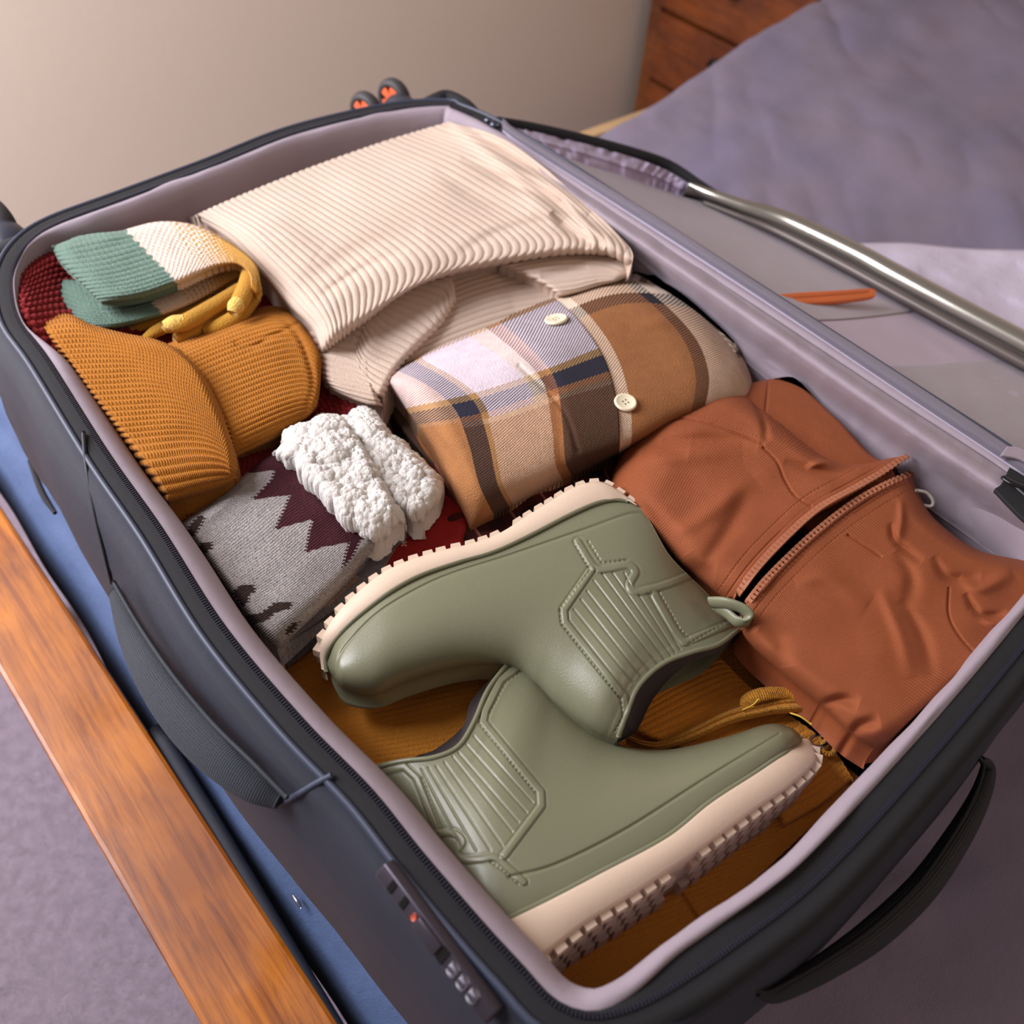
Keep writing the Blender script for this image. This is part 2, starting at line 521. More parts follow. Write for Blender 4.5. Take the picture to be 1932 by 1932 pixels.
def bed():
    t = thing('bed', 'grey-purple made bed with an orange-brown varnished wooden frame, under the open suitcase', 'bed', (0.9, 0.2, 0))
    wm = woodmat('varnished_wood', (176, 102, 18), (120, 58, 8), coat=0.3)
    # side board: slightly turned against the suitcase
    d = np.array([0.014, -0.62, 0]); d /= np.linalg.norm(d)
    ax = np.array([[-d[1], d[0], 0], -d, [0, 0, 1]])
    c = np.array([-0.1113, 0.22, ZR - 0.255 - 0.075])
    o = boxmesh('side_rail', c, ax, (0.0365, 0.81, 0.075), wm, t, bev=0.004)
    o['label'] = 'scratched orange-brown wooden side rail of the bed'
    boxmesh('end_rail', (0.93, 1.0, ZR - 0.35), I3, (1.0, 0.012, 0.085), material('pale_wood', (205, 170, 125), rough=0.4, var=0.3, var_scale=12), t, bev=0.003)
    lm = woodmat('bed_leg_wood', (150, 88, 30), (98, 50, 16))
    for x, y in ((-0.12, 1.0), (2.1, 1.0), (-0.1, -0.55), (2.1, -0.55)):
        boxmesh('leg', (x, y, 0.18), I3, (0.03, 0.03, 0.18), lm, t, bev=0.003)
    # dark mattress side
    boxmesh('mattress', (1.05, 0.21, ZR - 0.37), I3, (1.10, 0.77, 0.10), material('mattress_ticking', (38, 40, 56), rough=0.9, bumps=[('noise', 500, 0.6)]), t, bev=0.02, smooth=True)
    # duvet, one cloth over the whole mattress
    nx, ny = 420, 320
    xs = np.concatenate([np.linspace(-0.03, 0.1, 60), np.linspace(0.1, 2.2, nx - 60)[0:]]); xs = np.unique(xs)
    ys = np.linspace(-0.58, 1.01, ny)
    X, Y = np.meshgrid(xs, ys, indexing='ij')
    e2 = np.interp(X, [-0.1, 0.7, 1.03, 1.34, 1.7, 2.2], [0.95, 0.955, 0.985, 1.035, 1.07, 1.085])
    Y = Y + (e2 - 1.01) * sst(0.4, 1.01, Y); Yt = e2 - Y
    Z = BEDZ + 0.012 * vnoise(X + 20, Y + 20, 0.28, 3) * sst(0.75, 1.1, X) + 0.008 * vnoise(X + 20, Y + 20, 0.12, 5) * sst(0.0, 0.5, X)
    Z += 0.0035 * vnoise(X + 20, (Y + 20) * 1.0, 0.05, 6)
    rr = (X * 0.75 - Y * 0.66)
    Z += 0.006 * np.abs(vnoise(rr + 20, (X + Y) * 0.25 + 20, 0.06, 8)) * sst(0.55, 0.9, X) 
    rr2 = (X * 0.5 + Y * 0.9)
    Z += 0.005 * vnoise(rr2 + 20, (X - Y) * 0.15 + 20, 0.035, 11) * sst(0.15, -0.1, Y)
    Z += 0.045 * sst(0.95, 1.35, X) + 0.03 * sst(1.35, 1.9, X)                                   # pillow end rises
    e = np.clip((X + 0.03) / 0.02, 0, 1)
    Z -= 0.03 * (1 - np.sqrt(1 - (1 - e) ** 2))
    e = np.clip(Yt / 0.06, 0, 1)
    Z -= 0.05 * (1 - np.sqrt(1 - (1 - e) ** 2))
    V = np.stack([X, Y, Z + ZR], -1)
    n0, n1 = X.shape
    # hang the edges down
    top = V.reshape(-1, 3); ids = np.arange(n0 * n1).reshape(n0, n1)
    loop = np.concatenate([ids[0, :-1], ids[:-1, -1], ids[-1, :0:-1], ids[:0:-1, 0]])
    low = top[loop].copy(); low[:, 2] -= 0.09; low[:, 0] += 0.0
    VV = np.concatenate([top, low]); k = np.arange(len(loop)) + n0 * n1
    Fc = np.concatenate([gridfaces(n0, n1), np.stack([loop, np.roll(loop, -1), np.roll(k, -1), k], -1)])
    col = np.zeros((len(VV), 3)) + srgb((122, 110, 128))
    dm = material('duvet_cotton', (134, 122, 140), rough=0.95, sheen=0.08, bumps=[('noise', 700, 0.5), ('noise', 40, 1.5)], var=0.5, var_scale=7, var_rgb=(112, 108, 138))
    raw('duvet', VV, Fc, dm, t, True)
    # under-sheet bunched between rail and suitcase, blue of the window daylight put into its colour
    n0, n1 = 50, 260
    a = np.linspace(0, 1, n0)[:, None]; y = np.linspace(-0.55, 0.98, n1)[None]
    xx = -0.0785 + 0.062 * a + 0 * y
    bul = 0.010 * vnoise(xx * 0 + y + 4, xx * 8 + 4, 0.11, 4) + 0.006 * vnoise(y + 4 + xx, xx + 4, 0.04, 9)
    low = sst(0.42, 0.2, y) * 0.012                      # pulled in towards the case in the front half
    xx = xx + low * (1 - a) + 0.004 * vnoise(y + 3 + 0 * a, y * 0 + 3 + 0 * a, 0.09, 14) * (1 - a)
    zz = ZR - 0.315 + 0.085 * np.sin(a * math.pi / 2) ** 0.7 + (bul) * np.sin(a * math.pi) 
    V = np.stack([xx, y + 0 * a, zz], -1).reshape(-1, 3)
    sm = material('daylit_sheet_cotton', (68, 86, 124), rough=0.75, sheen=0.10, bumps=[('noise', 600, 0.5), ('noise', 60, 1.5)])
    o = raw('under_sheet', V, gridfaces(n0, n1), sm, t)
    o['label'] = 'sheet with daylight blue put into its colour, showing between the wooden rail and the suitcase'
    pts = [(-0.0745 + 0.002 * math.sin(k), yy, ZR - 0.262) for k, yy in enumerate(np.linspace(-0.5, 0.42, 9))]
    tube('mattress_piping', pts, 0.006, material('navy_piping', (30, 32, 44), rough=0.8), t, n=60, k=10)
    q = U(562, 1705, -0.262)
    tube('metal_clip', [q + [0, 0.006, 0.004], q + [0, 0, 0.0055], q + [0, -0.006, 0.004]], [0.001, 0.0016, 0.001], material('clip_steel', (160, 160, 170), rough=0.3, metallic=0.9), t, n=12, k=8)


def blanket():
    m = material('lilac_throw', (214, 204, 226), rough=0.95, sheen=0.14, bumps=[('noise', 300, 1.5), ('noise', 60, 2)])
    c = [[(1560, 462), (1700, 458), (1850, 470), (2150, 474)],
         [(1640, 520), (1760, 540), (1880, 540), (2200, 545)],
         [(1700, 640), (1830, 640), (1960, 640), (2260, 650)],
         [(1800, 900), (1900, 880), (2050, 800), (2350, 790)]]
    p = Patch(c, 80, 120, base=BEDZ + 0.016, T=0.012, w=(0.12, 0.1, 0.05, 0.05), wav=0.006, wsc=0.07, seed=5)
    o = p.build('throw_blanket', m, None, T=0.016, r=0.008)
    props(o, 'pale lilac throw blanket lying on the grey bed behind the open lid', 'blanket')


def nightstand():
    X, Y0, Y1 = 1.75, 1.116, 1.62
    t = thing('nightstand', 'brown wooden nightstand with drawers behind the bed', 'nightstand', (X + 0.2, (Y0 + Y1) / 2, 0))
    m = woodmat('stained_wood', (132, 66, 18), (88, 42, 11), coat=0.2, rough=0.45)
    md = woodmat('stained_wood_dark', (124, 66, 20), (84, 42, 12), coat=0.2, rough=0.45)
    yc = (Y0 + Y1) / 2
    boxmesh('body', (X + 0.215, yc, 0.353), I3, (0.20, (Y1 - Y0) / 2 - 0.002, 0.353), md, t, bev=0.003)
    for y in (Y0 + 0.018, Y1 - 0.018):
        boxmesh('stile', (X + 0.008, y, 0.353), I3, (0.012, 0.018, 0.353), md, t, bev=0.002)
    boxmesh('top', (X + 0.2, yc, 0.72), I3, (0.225, (Y1 - Y0) / 2 + 0.012, 0.014), m, t, bev=0.004)
    km = material('black_knob', (14, 13, 14), rough=0.3)
    edges = [0.016, 0.185, 0.354, 0.523, 0.69]
    for z0, z1 in zip(edges[:-1], edges[1:]):
        d = boxmesh('drawer', (X + 0.004, yc, (z0 + z1) / 2), I3, (0.014, (Y1 - Y0) / 2 - 0.04, (z1 - z0) / 2 - 0.005), m, t, bev=0.003)
        zk = (z0 + z1) / 2 + 0.03
        tube('knob', [(X - 0.008, yc, zk), (X - 0.02, yc, zk), (X - 0.026, yc, zk), (X - 0.036, yc, zk), (X - 0.041, yc, zk)], [0.006, 0.006, 0.017, 0.019, 0.008], km, d, n=16, k=14)


# ================================================================== the suitcase
def rimcurve(n=360):
    px = [(39, 610), (90, 681), (200, 855), (302, 1000), (418, 1182), (563, 1356), (695, 1492), (789, 1609), (903, 1742), (979, 1825),
          (1042, 1892), (1110, 1918), (1180, 1906), (1256, 1869), (1380, 1785), (1546, 1654), (1753, 1430), (1932, 1215)]
    P = [U(x, y, 0)[:2] for x, y in px]
    P += [np.array(q) for q in ((0.45, 0.0), (0.485, 0.022), (0.497, 0.07), (0.4975, 0.2), (0.4965, 0.35), (0.495, 0.5), (0.4945, 0.62), (0.489, 0.70), (0.478, 0.745))]
    P += [U(x, y, 0)[:2] for x, y in ((843, 201), (741, 209), (560, 252), (400, 315), (235, 377), (109, 424), (55, 460), (27, 505), (24, 555))]
    P = np.array(P)
    c = spl(P, 1500, True)
    c = arc(np.vstack([c, c[:1]]), n + 1)[:-1]
    return c


RIM = rimcurve()


def curve_normals(c):
    t = np.roll(c, -1, 0) - np.roll(c, 1, 0); t /= np.linalg.norm(t, axis=1, keepdims=True)
    n = np.stack([t[:, 1], -t[:, 0]], -1)
    cen = c.mean(0)
    if ((c - cen) * n).sum() < 0: n = -n
    for _ in range(3):
        n = (np.roll(n, 1, 0) + n * 2 + np.roll(n, -1, 0)) / 4
    return n / np.linalg.norm(n, axis=1, keepdims=True)


RN = curve_normals(RIM)


def loft(name, prof, mat, parent, jit=None, cap=None, mask=None):
    """prof: list of (offset outward, height) or callables giving arrays; follows the rim"""
    V = []
    n = len(RIM)
    for k, (o, h) in enumerate(prof):
        o = o(RIM) if callable(o) else np.full(n, float(o)); h = h(RIM) if callable(h) else np.full(n, float(h))
        if jit is not None:
            jo, jh = jit(k, n); o = o + jo; h = h + jh
        P = RIM + RN * o[:, None]
        V.append(np.concatenate([P, (h + ZR)[:, None]], 1))
    V = np.array(V)
    K = len(prof)
    Fc = gridfaces(K, n, False, True)
    s = np.linspace(0, 2.4, n)
    uv = np.stack([np.tile(s, K), np.repeat(np.linspace(0, 0.3, K), n)], -1)
    Vf = V.reshape(-1, 3)
    Fl = Fc
    if cap is not None:
        ring = np.arange(n) + (K - 1) * n
        c = Vf[ring].mean(0)
        Vf = np.vstack([Vf, c[None]]); uv = np.vstack([uv, [[0, 0]]])
        tri = np.stack([ring, np.roll(ring, -1), np.full(n, len(Vf) - 1), np.full(n, len(Vf) - 1)], -1)
        Fl = [list(map(int, f)) for f in Fc] + [list(map(int, f[:3])) for f in tri]
    return raw(name, Vf, Fl, mat, parent, True, uv)


SH_H = [0.004, -0.001, -0.006, -0.022, -0.05, -0.085, -0.13, -0.17, -0.205, -0.223]
SH_O = [0.012, 0.017, 0.021, 0.027, 0.033, 0.036, 0.036, 0.033, 0.026, 0.014]


def on_shell(px, py, lift=0.0):
    """where the line of sight through an image point meets the outer fabric of the suitcase"""
    tt = np.roll(RIM, -1, 0) - RIM
    for h in np.arange(0.004, -0.215, -0.001):
        P = U(px, py, h)
        i = ((RIM - P[:2]) ** 2).sum(1).argmin()
        o = (P[:2] - RIM[i]) @ RN[i]
        so = np.interp(-h, -np.array(SH_H), SH_O)
        if i and o <= so + lift:
            break
    k = np.array([RN[i][0], RN[i][1], 0.0])
    return P, k


def near_w(c):      # 1 along the near (top handle) side and its corner, 0 elsewhere
    return sst(0.10, 0.02, c[:, 1]) * sst(0.0, 0.06, c[:, 0])


def far_w(c):
    return sst(0.68, 0.74, c[:, 1])


def hinge_w(c):
    return sst(0.47, 0.49, c[:, 0])


def left_w(c):
    return sst(0.02, 0.0, c[:, 0])


def suitcase():
    t = thing('suitcase', 'navy fabric suitcase lying open on the bed, packed with winter clothes', 'suitcase', (0.24, 0.37, ZR + BEDZ))
    navy = material('navy_nylon', (30, 34, 50), rough=0.6, sheen=0.04, bumps=[('weave', 900, 0.5), ('noise', 30, 0.6)], var=0.2, var_scale=14)
    black = material('zipper_tape_black', (24, 23, 28), rough=0.8, bumps=[('weave', 900, 0.4)])
    lin = material('lining_grey', (156, 142, 152), rough=0.8, sheen=0.05, bumps=[('noise', 35, 1.2), ('weave', 1600, 0.2)])
    teeth = material('zipper_coil', (46, 44, 56), rough=0.35)
    Z0 = BEDZ + 0.008
    # outer fabric body
    def o1(k):
        return lambda c: k * (1 - 0.75 * hinge_w(c)) * (1 - 0.34 * near_w(c))
    prof = [(0.010, -0.001), (0.013, 0.001), (0.017, -0.001), (o1(0.021), -0.006), (o1(0.027), -0.022), (o1(0.033), -0.05), (o1(0.036), -0.085),
            (o1(0.036), -0.13), (o1(0.033), -0.17), (o1(0.026), -0.205), (o1(0.014), Z0 + 0.004), (o1(-0.002), Z0), (-0.06, Z0)]
    def jn(k, n):
        s = np.arange(n) / n
        a = 0.0016 * np.interp(s * 40, np.arange(41), np.random.default_rng(3).uniform(-1, 1, 41)) if 3 < k < 10 else 0
        return a, 0 * s
    loft('shell', prof, navy, t, jn, cap=True)
    # zipper tape + coil + piping
    loft('zipper_tape', [(lambda c: -0.0028 - 0.0085 * near_w(c), 0.0), (lambda c: -0.0015 - 0.005 * near_w(c), 0.0012), (0.0, 0.0012), (lambda c: 0.004 + 0.004 * near_w(c) , 0.0016), (lambda c: 0.009 + 0.006 * near_w(c), 0.0022), (0.0125, 0.0)], black, t)
    pk = lambda h: (lambda c: -0.0008 + (h + 0.0008) * (1 - near_w(c)))
    loft('piping', [(0.0105, pk(0.0005)), (0.0108, pk(0.0026)), (0.0125, pk(0.0036)), (0.0142, pk(0.0026)), (0.0146, pk(0.0))], material('piping_navy', (58, 64, 82), rough=0.5), t)
    # coil teeth as one run (far more than could be told apart)
    cc = arc(np.vstack([RIM, RIM[:1]]), 1250)[:-1]
    nn = curve_normals(cc)
    V = []; Fc = []
    for i, (p, q) in enumerate(zip(cc, nn)):
        if p[0] > 0.46 and 0.03 < p[1] < 0.72:
            continue
        tt = np.array([q[1], -q[0]])
        b = len(V)
        for sx, sy, sz in ((-1, -1, 0), (1, -1, 0), (1, 1, 0), (-1, 1, 0), (-.6, -.8, 1), (.6, -.8, 1), (.6, .8, 1), (-.6, .8, 1)):
            xy = p + q * 0.0004 + tt * sx * 0.00062 + q * sy * 0.0016
            V.append((xy[0], xy[1], ZR + 0.001 + 0.0016 * sz))
        Fc += [[b, b + 1, b + 5, b + 4], [b + 1, b + 2, b + 6, b + 5], [b + 2, b + 3, b + 7, b + 6], [b + 3, b, b + 4, b + 7], [b + 4, b + 5, b + 6, b + 7]]
    o = raw('zipper_teeth', V, Fc, teeth, t, False); o['kind'] = 'stuff'
    # lining: padded edge rolling into the inner walls
    def li(a, b, c_=None):
        return lambda c: -(a + (b - a) * near_w(c)) * (1 - 0.75 * sst(0.08, 0.02, c[:, 0]) * sst(0.575, 0.64, c[:, 1]))
    LW = sst(-0.5, -0.9, RN[:, 0]) * sst(0.60, 0.54, RIM[:, 1])
    def lo(a, n_, l_):
        f0 = li(a, n_)
        return lambda c: f0(c) * (1 - LW) - l_ * LW
    def lh(a, l_, nn=0.0):
        return lambda c: (a + nn * near_w(c)) * (1 - LW) + l_ * LW
    prof = [(li(0.0022, 0.0105), 0.0006), (lo(0.004, 0.0115, 0.0045), lh(0.0016, 0.0004, 0.0016)), (lo(0.007, 0.0140, 0.0095), lh(0.0018, -0.0035, 0.0014)), (lo(0.0100, 0.0165, 0.0140), lh(0.0006, -0.009)), (lo(0.0125, 0.0185, 0.0170), lh(-0.004, -0.016)),
            (lo(0.0145, 0.0195, 0.0185), lh(-0.012, -0.024)), (li(0.0165, 0.020), -0.036), (0.0 - 0.019, -0.06), (-0.02, -0.12), (-0.02, -0.19), (-0.026, Z0 + 0.012), (-0.06, Z0 + 0.008)]
    def jl(k, n):
        c = RIM; w = near_w(c) + 0.8 * far_w(c) + 0.15
        s = np.arange(n)
        a = vnoise(s * 1.0 + 3, s * 0 + k * 3.0, 9.0, 21) + 0.6 * vnoise(s * 1.0 + 3, s * 0 + k * 2.0, 3.5, 22)
        if k == 0 or k > 8: return 0 * s, 0 * s
        return 0.0012 * a * w, 0.0014 * a * w * (1 if k < 6 else 0)
    loft('lining', prof, lin, t, jl, cap=True)
    dark = material('lining_floor_dark', (30, 26, 32), rough=0.9)

    # ---- hinge flap between main compartment and lid
    hf = [[(945, 252), (1170, 405), (1445, 590), (1700, 760), (1900, 890), (2100, 1030)],
          [(935, 258), (1180, 440), (1440, 620), (1690, 795), (1880, 925), (2075, 1060)],
          [(925, 262), (1180, 465), (1425, 655), (1650, 815), (1860, 965), (2050, 1095)],
          [(912, 268), (1180, 490), (1415, 680), (1620, 850), (1832, 1005), (2020, 1130)]]
    for r_, X_ in ((1, None), (2, 0.4815), (3, 0.4775)):
        if X_ is not None:
            hf[r_] = [(x, y, min(0.0, UX(x, y, X_)[2] - ZR)) for x, y in hf[r_]]
    p = Patch(hf, 40, 420, base=0.0)
    p.H = p.H + 0.002 * np.sin(p.u * math.pi) + 0.0006 * vnoise(p.PX + 5, p.PY, 30, 4)
    p.stitch([(1200, 462), (1232, 480), (1500, 672), (1700, 810), (1900, 940)], 7, 1.6, 0.0006)
    p.stitch([(1190, 412), (1445, 600), (1700, 772), (1900, 905)], 7, 1.8, 0.0006)
    o = p.build('hinge_flap', lin, t, T=0.004, r=-0.001)
    o['label'] = 'grey-lilac fabric flap over the hinge'
    # black zip pocket at the right end of the flap
    p = Patch([[(1905, 882), (1930, 897), (1990, 940), (2060, 990)], [(1890, 912), (1920, 945), (1965, 985), (2030, 1035)], [(1877, 922), (1905, 952), (1940, 985), (2010, 1040)]],
              30, 60, base=0.0045)
    zp = p.build('divider_zipper', black, t, T=0.004, r=0.001)
    tube('pull_tab', [U(1892, 900, 0.008), U(1912, 912, 0.009), U(1935, 920, 0.009)], [0.0025, 0.003, 0.002], material('black_gloss', (20, 20, 24), rough=0.25), zp, n=14, k=8, flat=0.5)
    V = []; Fc = []
    for q in arc([U(1908, 912, 0.0075), U(1938, 938, 0.0075), U(2010, 990, 0.0075)], 60):
        b = len(V)
        V += [q + np.array(d) * 0.0007 for d in ((-1, -1, 0), (1, -1, 0), (1, 1, 0), (-1, 1, 0), (0, 0, 1.6))]
        Fc += [[b, b + 1, b + 4], [b + 1, b + 2, b + 4], [b + 2, b + 3, b + 4], [b + 3, b, b + 4]]
    o = raw('zipper_teeth', V, Fc, material('steel_teeth', (120, 120, 130), rough=0.3, metallic=0.8), zp, False); o['kind'] = 'stuff'

    # ---- side carry handle on the left
    def hp(pts, X):
        return [UX(x, y, X) for x, y in pts]
    hm = material('handle_webbing', (40, 46, 58), rough=0.75, sheen=0.2, bumps=[('weave', 700, 1.0)])
    ctr = [on_shell(x, y, l)[0] for x, y, l in ((215, 1118, 0.004), (243, 1195, 0.010), (285, 1275, 0.014), (345, 1360, 0.016), (410, 1428, 0.015), (475, 1482, 0.010), (525, 1512, 0.004))]
    side = tube('side_handle', ctr, [0.005, 0.0095, 0.0125, 0.0135, 0.0125, 0.0095, 0.005], hm, t, n=90, k=20, flat=0.62, up=(-0.75, 0, 0.66))
    sp = lambda L, l: [on_shell(x, y, l)[0] for x, y in L]
    tube('edge_binding', sp([(214, 1098), (262, 1180), (325, 1272), (402, 1365), (478, 1440), (542, 1505)], 0.010), 0.0016, material('binding_dark', (26, 30, 40), rough=0.7), side, n=80, k=8)
    # stitched side pocket seam above the handle and the panel seam below it
    tube('side_seam', sp([(157, 815), (163, 880), (180, 970), (203, 1065), (211, 1100)], -0.0004), 0.0015, material('seam_black', (22, 22, 30), rough=0.6), t, n=50, k=8)
    tube('side_seam', sp([(626, 1463), (600, 1476), (560, 1500), (522, 1520)], 0.0008), 0.0018, material('seam_navy', (60, 66, 84), rough=0.6), t, n=30, k=8)
    # base bumper strip
    tube('base_trim', [U(56, 870, -0.19), U(80, 930, -0.19), U(104, 968, -0.19)], [0.002, 0.003, 0.002], black, t, n=24, k=8)

    # ---- top carry handle on the near side
    tp = [(1852, 1432, -0.040), (1864, 1450, -0.050), (1850, 1500, -0.055), (1812, 1572, -0.060), (1742, 1672, -0.064), (1650, 1760, -0.064), (1560, 1822, -0.060), (1490, 1862, -0.055), (1455, 1878, -0.05), (1430, 1872, -0.042)]
    hb = material('handle_black', (26, 25, 32), rough=0.6, bumps=[('weave', 800, 0.6)])
    th = tube('top_handle', [U(*q) for q in tp], [0.002, 0.0045, 0.006, 0.0075, 0.0085, 0.0085, 0.007, 0.0055, 0.004, 0.002], hb, t, n=90, k=18, flat=1.0)
    tube('edge_binding', [U(x - 8, y - 6, h + 0.008) for x, y, h in tp], 0.0012, black, th, n=80, k=8)

    # ---- combination lock on the left side near the front
    a = on_shell(740, 1640, 0.001)[0]; b = on_shell(935, 1900, 0.001)[0]
    d = b - a; L = np.linalg.norm(d); d /= L
    up = np.array([0.62, 0.0, 0.78]); up -= up @ d * d; up /= np.linalg.norm(up)
    nrm = np.cross(d, up); nrm = nrm if nrm[0] < 0 else -nrm
    c = (a + b) / 2 + nrm * 0.0035
    lockm = material('lock_plate', (70, 64, 74), rough=0.35, metallic=0.5)
    plate = boxmesh('lock_plate', c, np.array([d, up, nrm]), (L / 2 + 0.003, 0.0052, 0.004), lockm, t, bev=0.0015, smooth=True)
    plate['label'] = 'dark grey combination lock plate'
    blk = material('lock_slot', (6, 6, 8), rough=0.4)
    at = lambda f, s=0.0, e=0.0042: a + d * L * f + up * s + nrm * (0.0035 + e)
    AX = np.array([d, up, nrm])
    for f in (0.10, 0.22):
        boxmesh('slot', at(f, 0.0, 0.0040), AX, (0.0017, 0.0032, 0.0006), blk, plate)
    boxmesh('slot', at(0.60, 0.0, 0.0040), AX, (0.0022, 0.0042, 0.0006), blk, plate)
    boxmesh('release_button', at(0.46, 0.0, 0.0046), AX, (0.0085, 0.0038, 0.0016), lockm, plate, bev=0.0008, smooth=True)
    redm = material('red_emblem', (200, 90, 70), rough=0.3)
    tube('red_emblem', [at(0.325, 0, 0.0040), at(0.325, 0, 0.0052)], 0.0018, redm, plate, n=4, k=12)
    wm = material('digit_wheel', (150, 146, 160), rough=0.45)
    for i, (f, ch) in enumerate(((0.70, '9'), (0.79, '8'), (0.88, '8'))):
        w = tube('digit_wheel', [at(f, -0.003, 0.003), at(f, 0.003, 0.003)], 0.0030, wm, plate, n=4, k=16)
        cu = bpy.data.curves.new('digit', 'FONT'); cu.body = ch; cu.size = 0.006; cu.extrude = 0.0002; cu.align_x = 'CENTER'; cu.align_y = 'CENTER'
        tmp = bpy.data.objects.new('digit', cu); COL.objects.link(tmp)
        dg = bpy.context.evaluated_depsgraph_get(); me = bpy.data.meshes.new_from_object(tmp.evaluated_get(dg)); me.name = 'digit'
        bpy.data.objects.remove(tmp); bpy.data.curves.remove(cu)
        o = at(f, 0, 0.0061)
        me.transform(Matrix([[up[0], -d[0], nrm[0], o[0]], [up[1], -d[1], nrm[1], o[1]], [up[2], -d[2], nrm[2], o[2]], [0, 0, 0, 1]]))
        dgo = link('digit', me, blk, plate, False)

    # ---- spinner wheels on the far end
    hous = material('wheel_housing', (52, 54, 66), rough=0.35)
    tyre = material('wheel_tyre', (60, 56, 58), rough=0.6)
    hub = material('wheel_hub_orange', (222, 104, 62), rough=0.5)

    def spinner(c, housing_dir):
        c = np.array(c)
        H = tube('wheel_housing', [c + np.array([0.004, -0.045, -0.03]), c + np.array([0.014, -0.03, -0.012]), c + np.array([0.016, -0.012, -0.004]), c + np.array([0.013, 0.004, -0.006])],
                 [0.024, 0.024, 0.019, 0.009], hous, t, n=26, k=20)
        for dx in (-0.017, 0.021):
            w0 = c + np.array([dx, 0.004, -0.004 + (0.006 if dx > 0 else 0)])
            axd = np.array([1, 0.25, 0.0]); axd /= np.linalg.norm(axd)
            R = 0.0225
            # tyre: ring of rounded section
            e1 = np.array([0, 0, 1.0]); e2 = np.cross(axd, e1); 
            n1, n2 = 40, 12
            A = np.linspace(0, 2 * np.pi, n1, endpoint=False); B = np.linspace(0, 2 * np.pi, n2, endpoint=False)
            rr = R - 0.005 + 0.005 * np.cos(B)[None]; aa = 0.0075 * np.sin(B)[None]
            V = w0 + rr[..., None] * (np.cos(A)[:, None, None] * e1 + np.sin(A)[:, None, None] * e2) + aa[..., None] * axd
            w = raw('wheel', V.reshape(-1, 3), gridfaces(n1, n2, True, True), tyre, t)
            w['label'] = 'grey wheel tyre'
            # hub disc with five spokes
            V = []; Fc = []
            for k in range(5):
                a0 = 2 * np.pi * k / 5 + 0.3
                s1 = np.cos(a0) * e1 + np.sin(a0) * e2; s2 = -np.sin(a0) * e1 + np.cos(a0) * e2
                b0 = len(V)
                for r_, wd in ((0.0, 0.003), (R - 0.006, 0.0055)):
                    for sy in (-1, 1):
                        for sz in (-1, 1):
                            V.append(w0 + s1 * r_ + s2 * wd * sy + axd * 0.006 * sz)
                Fc += [[b0, b0 + 4, b0 + 6, b0 + 2], [b0 + 1, b0 + 3, b0 + 7, b0 + 5], [b0, b0 + 1, b0 + 5, b0 + 4], [b0 + 2, b0 + 6, b0 + 7, b0 + 3]]
            b0 = len(V); V.append(w0)
            for k in range(24):
                a0 = 2 * np.pi * k / 24; V.append(w0 + (R - 0.005) * (np.cos(a0) * e1 + np.sin(a0) * e2))
            Fc += [[b0, b0 + 1 + k, b0 + 1 + (k + 1) % 24] for k in range(24)]
            hb_ = raw('wheel_hub', V, Fc, hub, w, False)
            hb_['label'] = 'orange spoked wheel hub'
    spinner(UY(719, 200, 0.850), 1)
    spinner(UY(-42, 440, 0.820), 1)
    # corner guards
    for pp in ([(790, 197, -0.01), (822, 186, -0.004), (846, 183, -0.004), (880, 198, -0.004), (905, 216, -0.008)],
               [(105, 437, -0.012), (60, 450, -0.01), (20, 466, -0.012), (-10, 480, -0.016)]):
        P = [U(*q) for q in pp]
        tube('corner_guard', P, [0.003, 0.006, 0.007, 0.006, 0.003][:len(P)], black, t, n=30, k=12)

    # ---- the lid, folded open and sloping down onto the bed
    fl = [[(965, 256, 0.0), (1060, 288, -0.0406), (1180, 332, -0.0754), (1285, 370, -0.1102)],
          [(1232, 432, 0.0), (1296, 432, -0.0377), (1360, 428, -0.0754), (1424, 420, -0.1131)],
          [(1600, 673, 0.0), (1686, 672, -0.0377), (1772, 666, -0.0754), (1857, 657, -0.1131)],
          [(1932, 891, 0.0), (2037, 888, -0.0377), (2142, 880, -0.0754), (2248, 871, -0.1131)],
          [(2110, 1030, 0.0), (2220, 1030, -0.0377), (2340, 1030, -0.0754), (2470, 1030, -0.1131)]]
    mesh = material('mesh_lining', (206, 196, 206), rough=0.75, bumps=[('weave', 520, 1.6)])
    p = Patch(fl, 240, 160, base=-0.004, wav=0.0016, wsc=0.06, seed=12)
    p.fold([(1480, 575), (1650, 560), (1790, 566)], 14, 0.0018)
    lid = p.build('lid_lining', material('lid_lining_lilac', (196, 182, 200), rough=0.8), t, T=0.012, r=0.002)
    # two mesh panels, above and below the zipped band
    def sub(r0, r1, v0, v1):
        A = crw(101, 5) @ np.array(fl, float).reshape(5, -1); A = A.reshape(101, 4, 3)
        rows = [A[int(round(r * 100))] for r in np.linspace(r0, r1, 5)]
        W = crw(101, 4); return [[tuple(W[int(round(v * 100))] @ r) for v in np.linspace(v0, v1, 4)] for r in rows]
    p = Patch(sub(0.03, 0.43, 0.06, 0.97), 160, 130, base=-0.0025, wav=0.0016, wsc=0.06, seed=12)
    o = p.build('mesh_pocket', mesh, t, T=0.001, r=0.001, K=1)
    p = Patch(sub(0.52, 0.97, 0.08, 0.97), 160, 130, base=-0.0025, wav=0.002, wsc=0.05, seed=13)
    p.build('mesh_pocket', mesh, t, T=0.001, r=0.001, K=1)
    # orange zip
    orange = material('orange_zip', (222, 112, 52), rough=0.6, bumps=[('noise', 300, 0.6)])
    z = [[(1460, 556, -0.0278), (1520, 551, -0.0452), (1580, 548, -0.0609), (1640, 544, -0.0783), (1652, 547, -0.0812)],
         [(1476, 574, -0.0278), (1525, 572, -0.0441), (1585, 568, -0.0603), (1640, 561, -0.0766), (1652, 556, -0.0800)]]
    p = Patch(z, 16, 80, base=0.004)
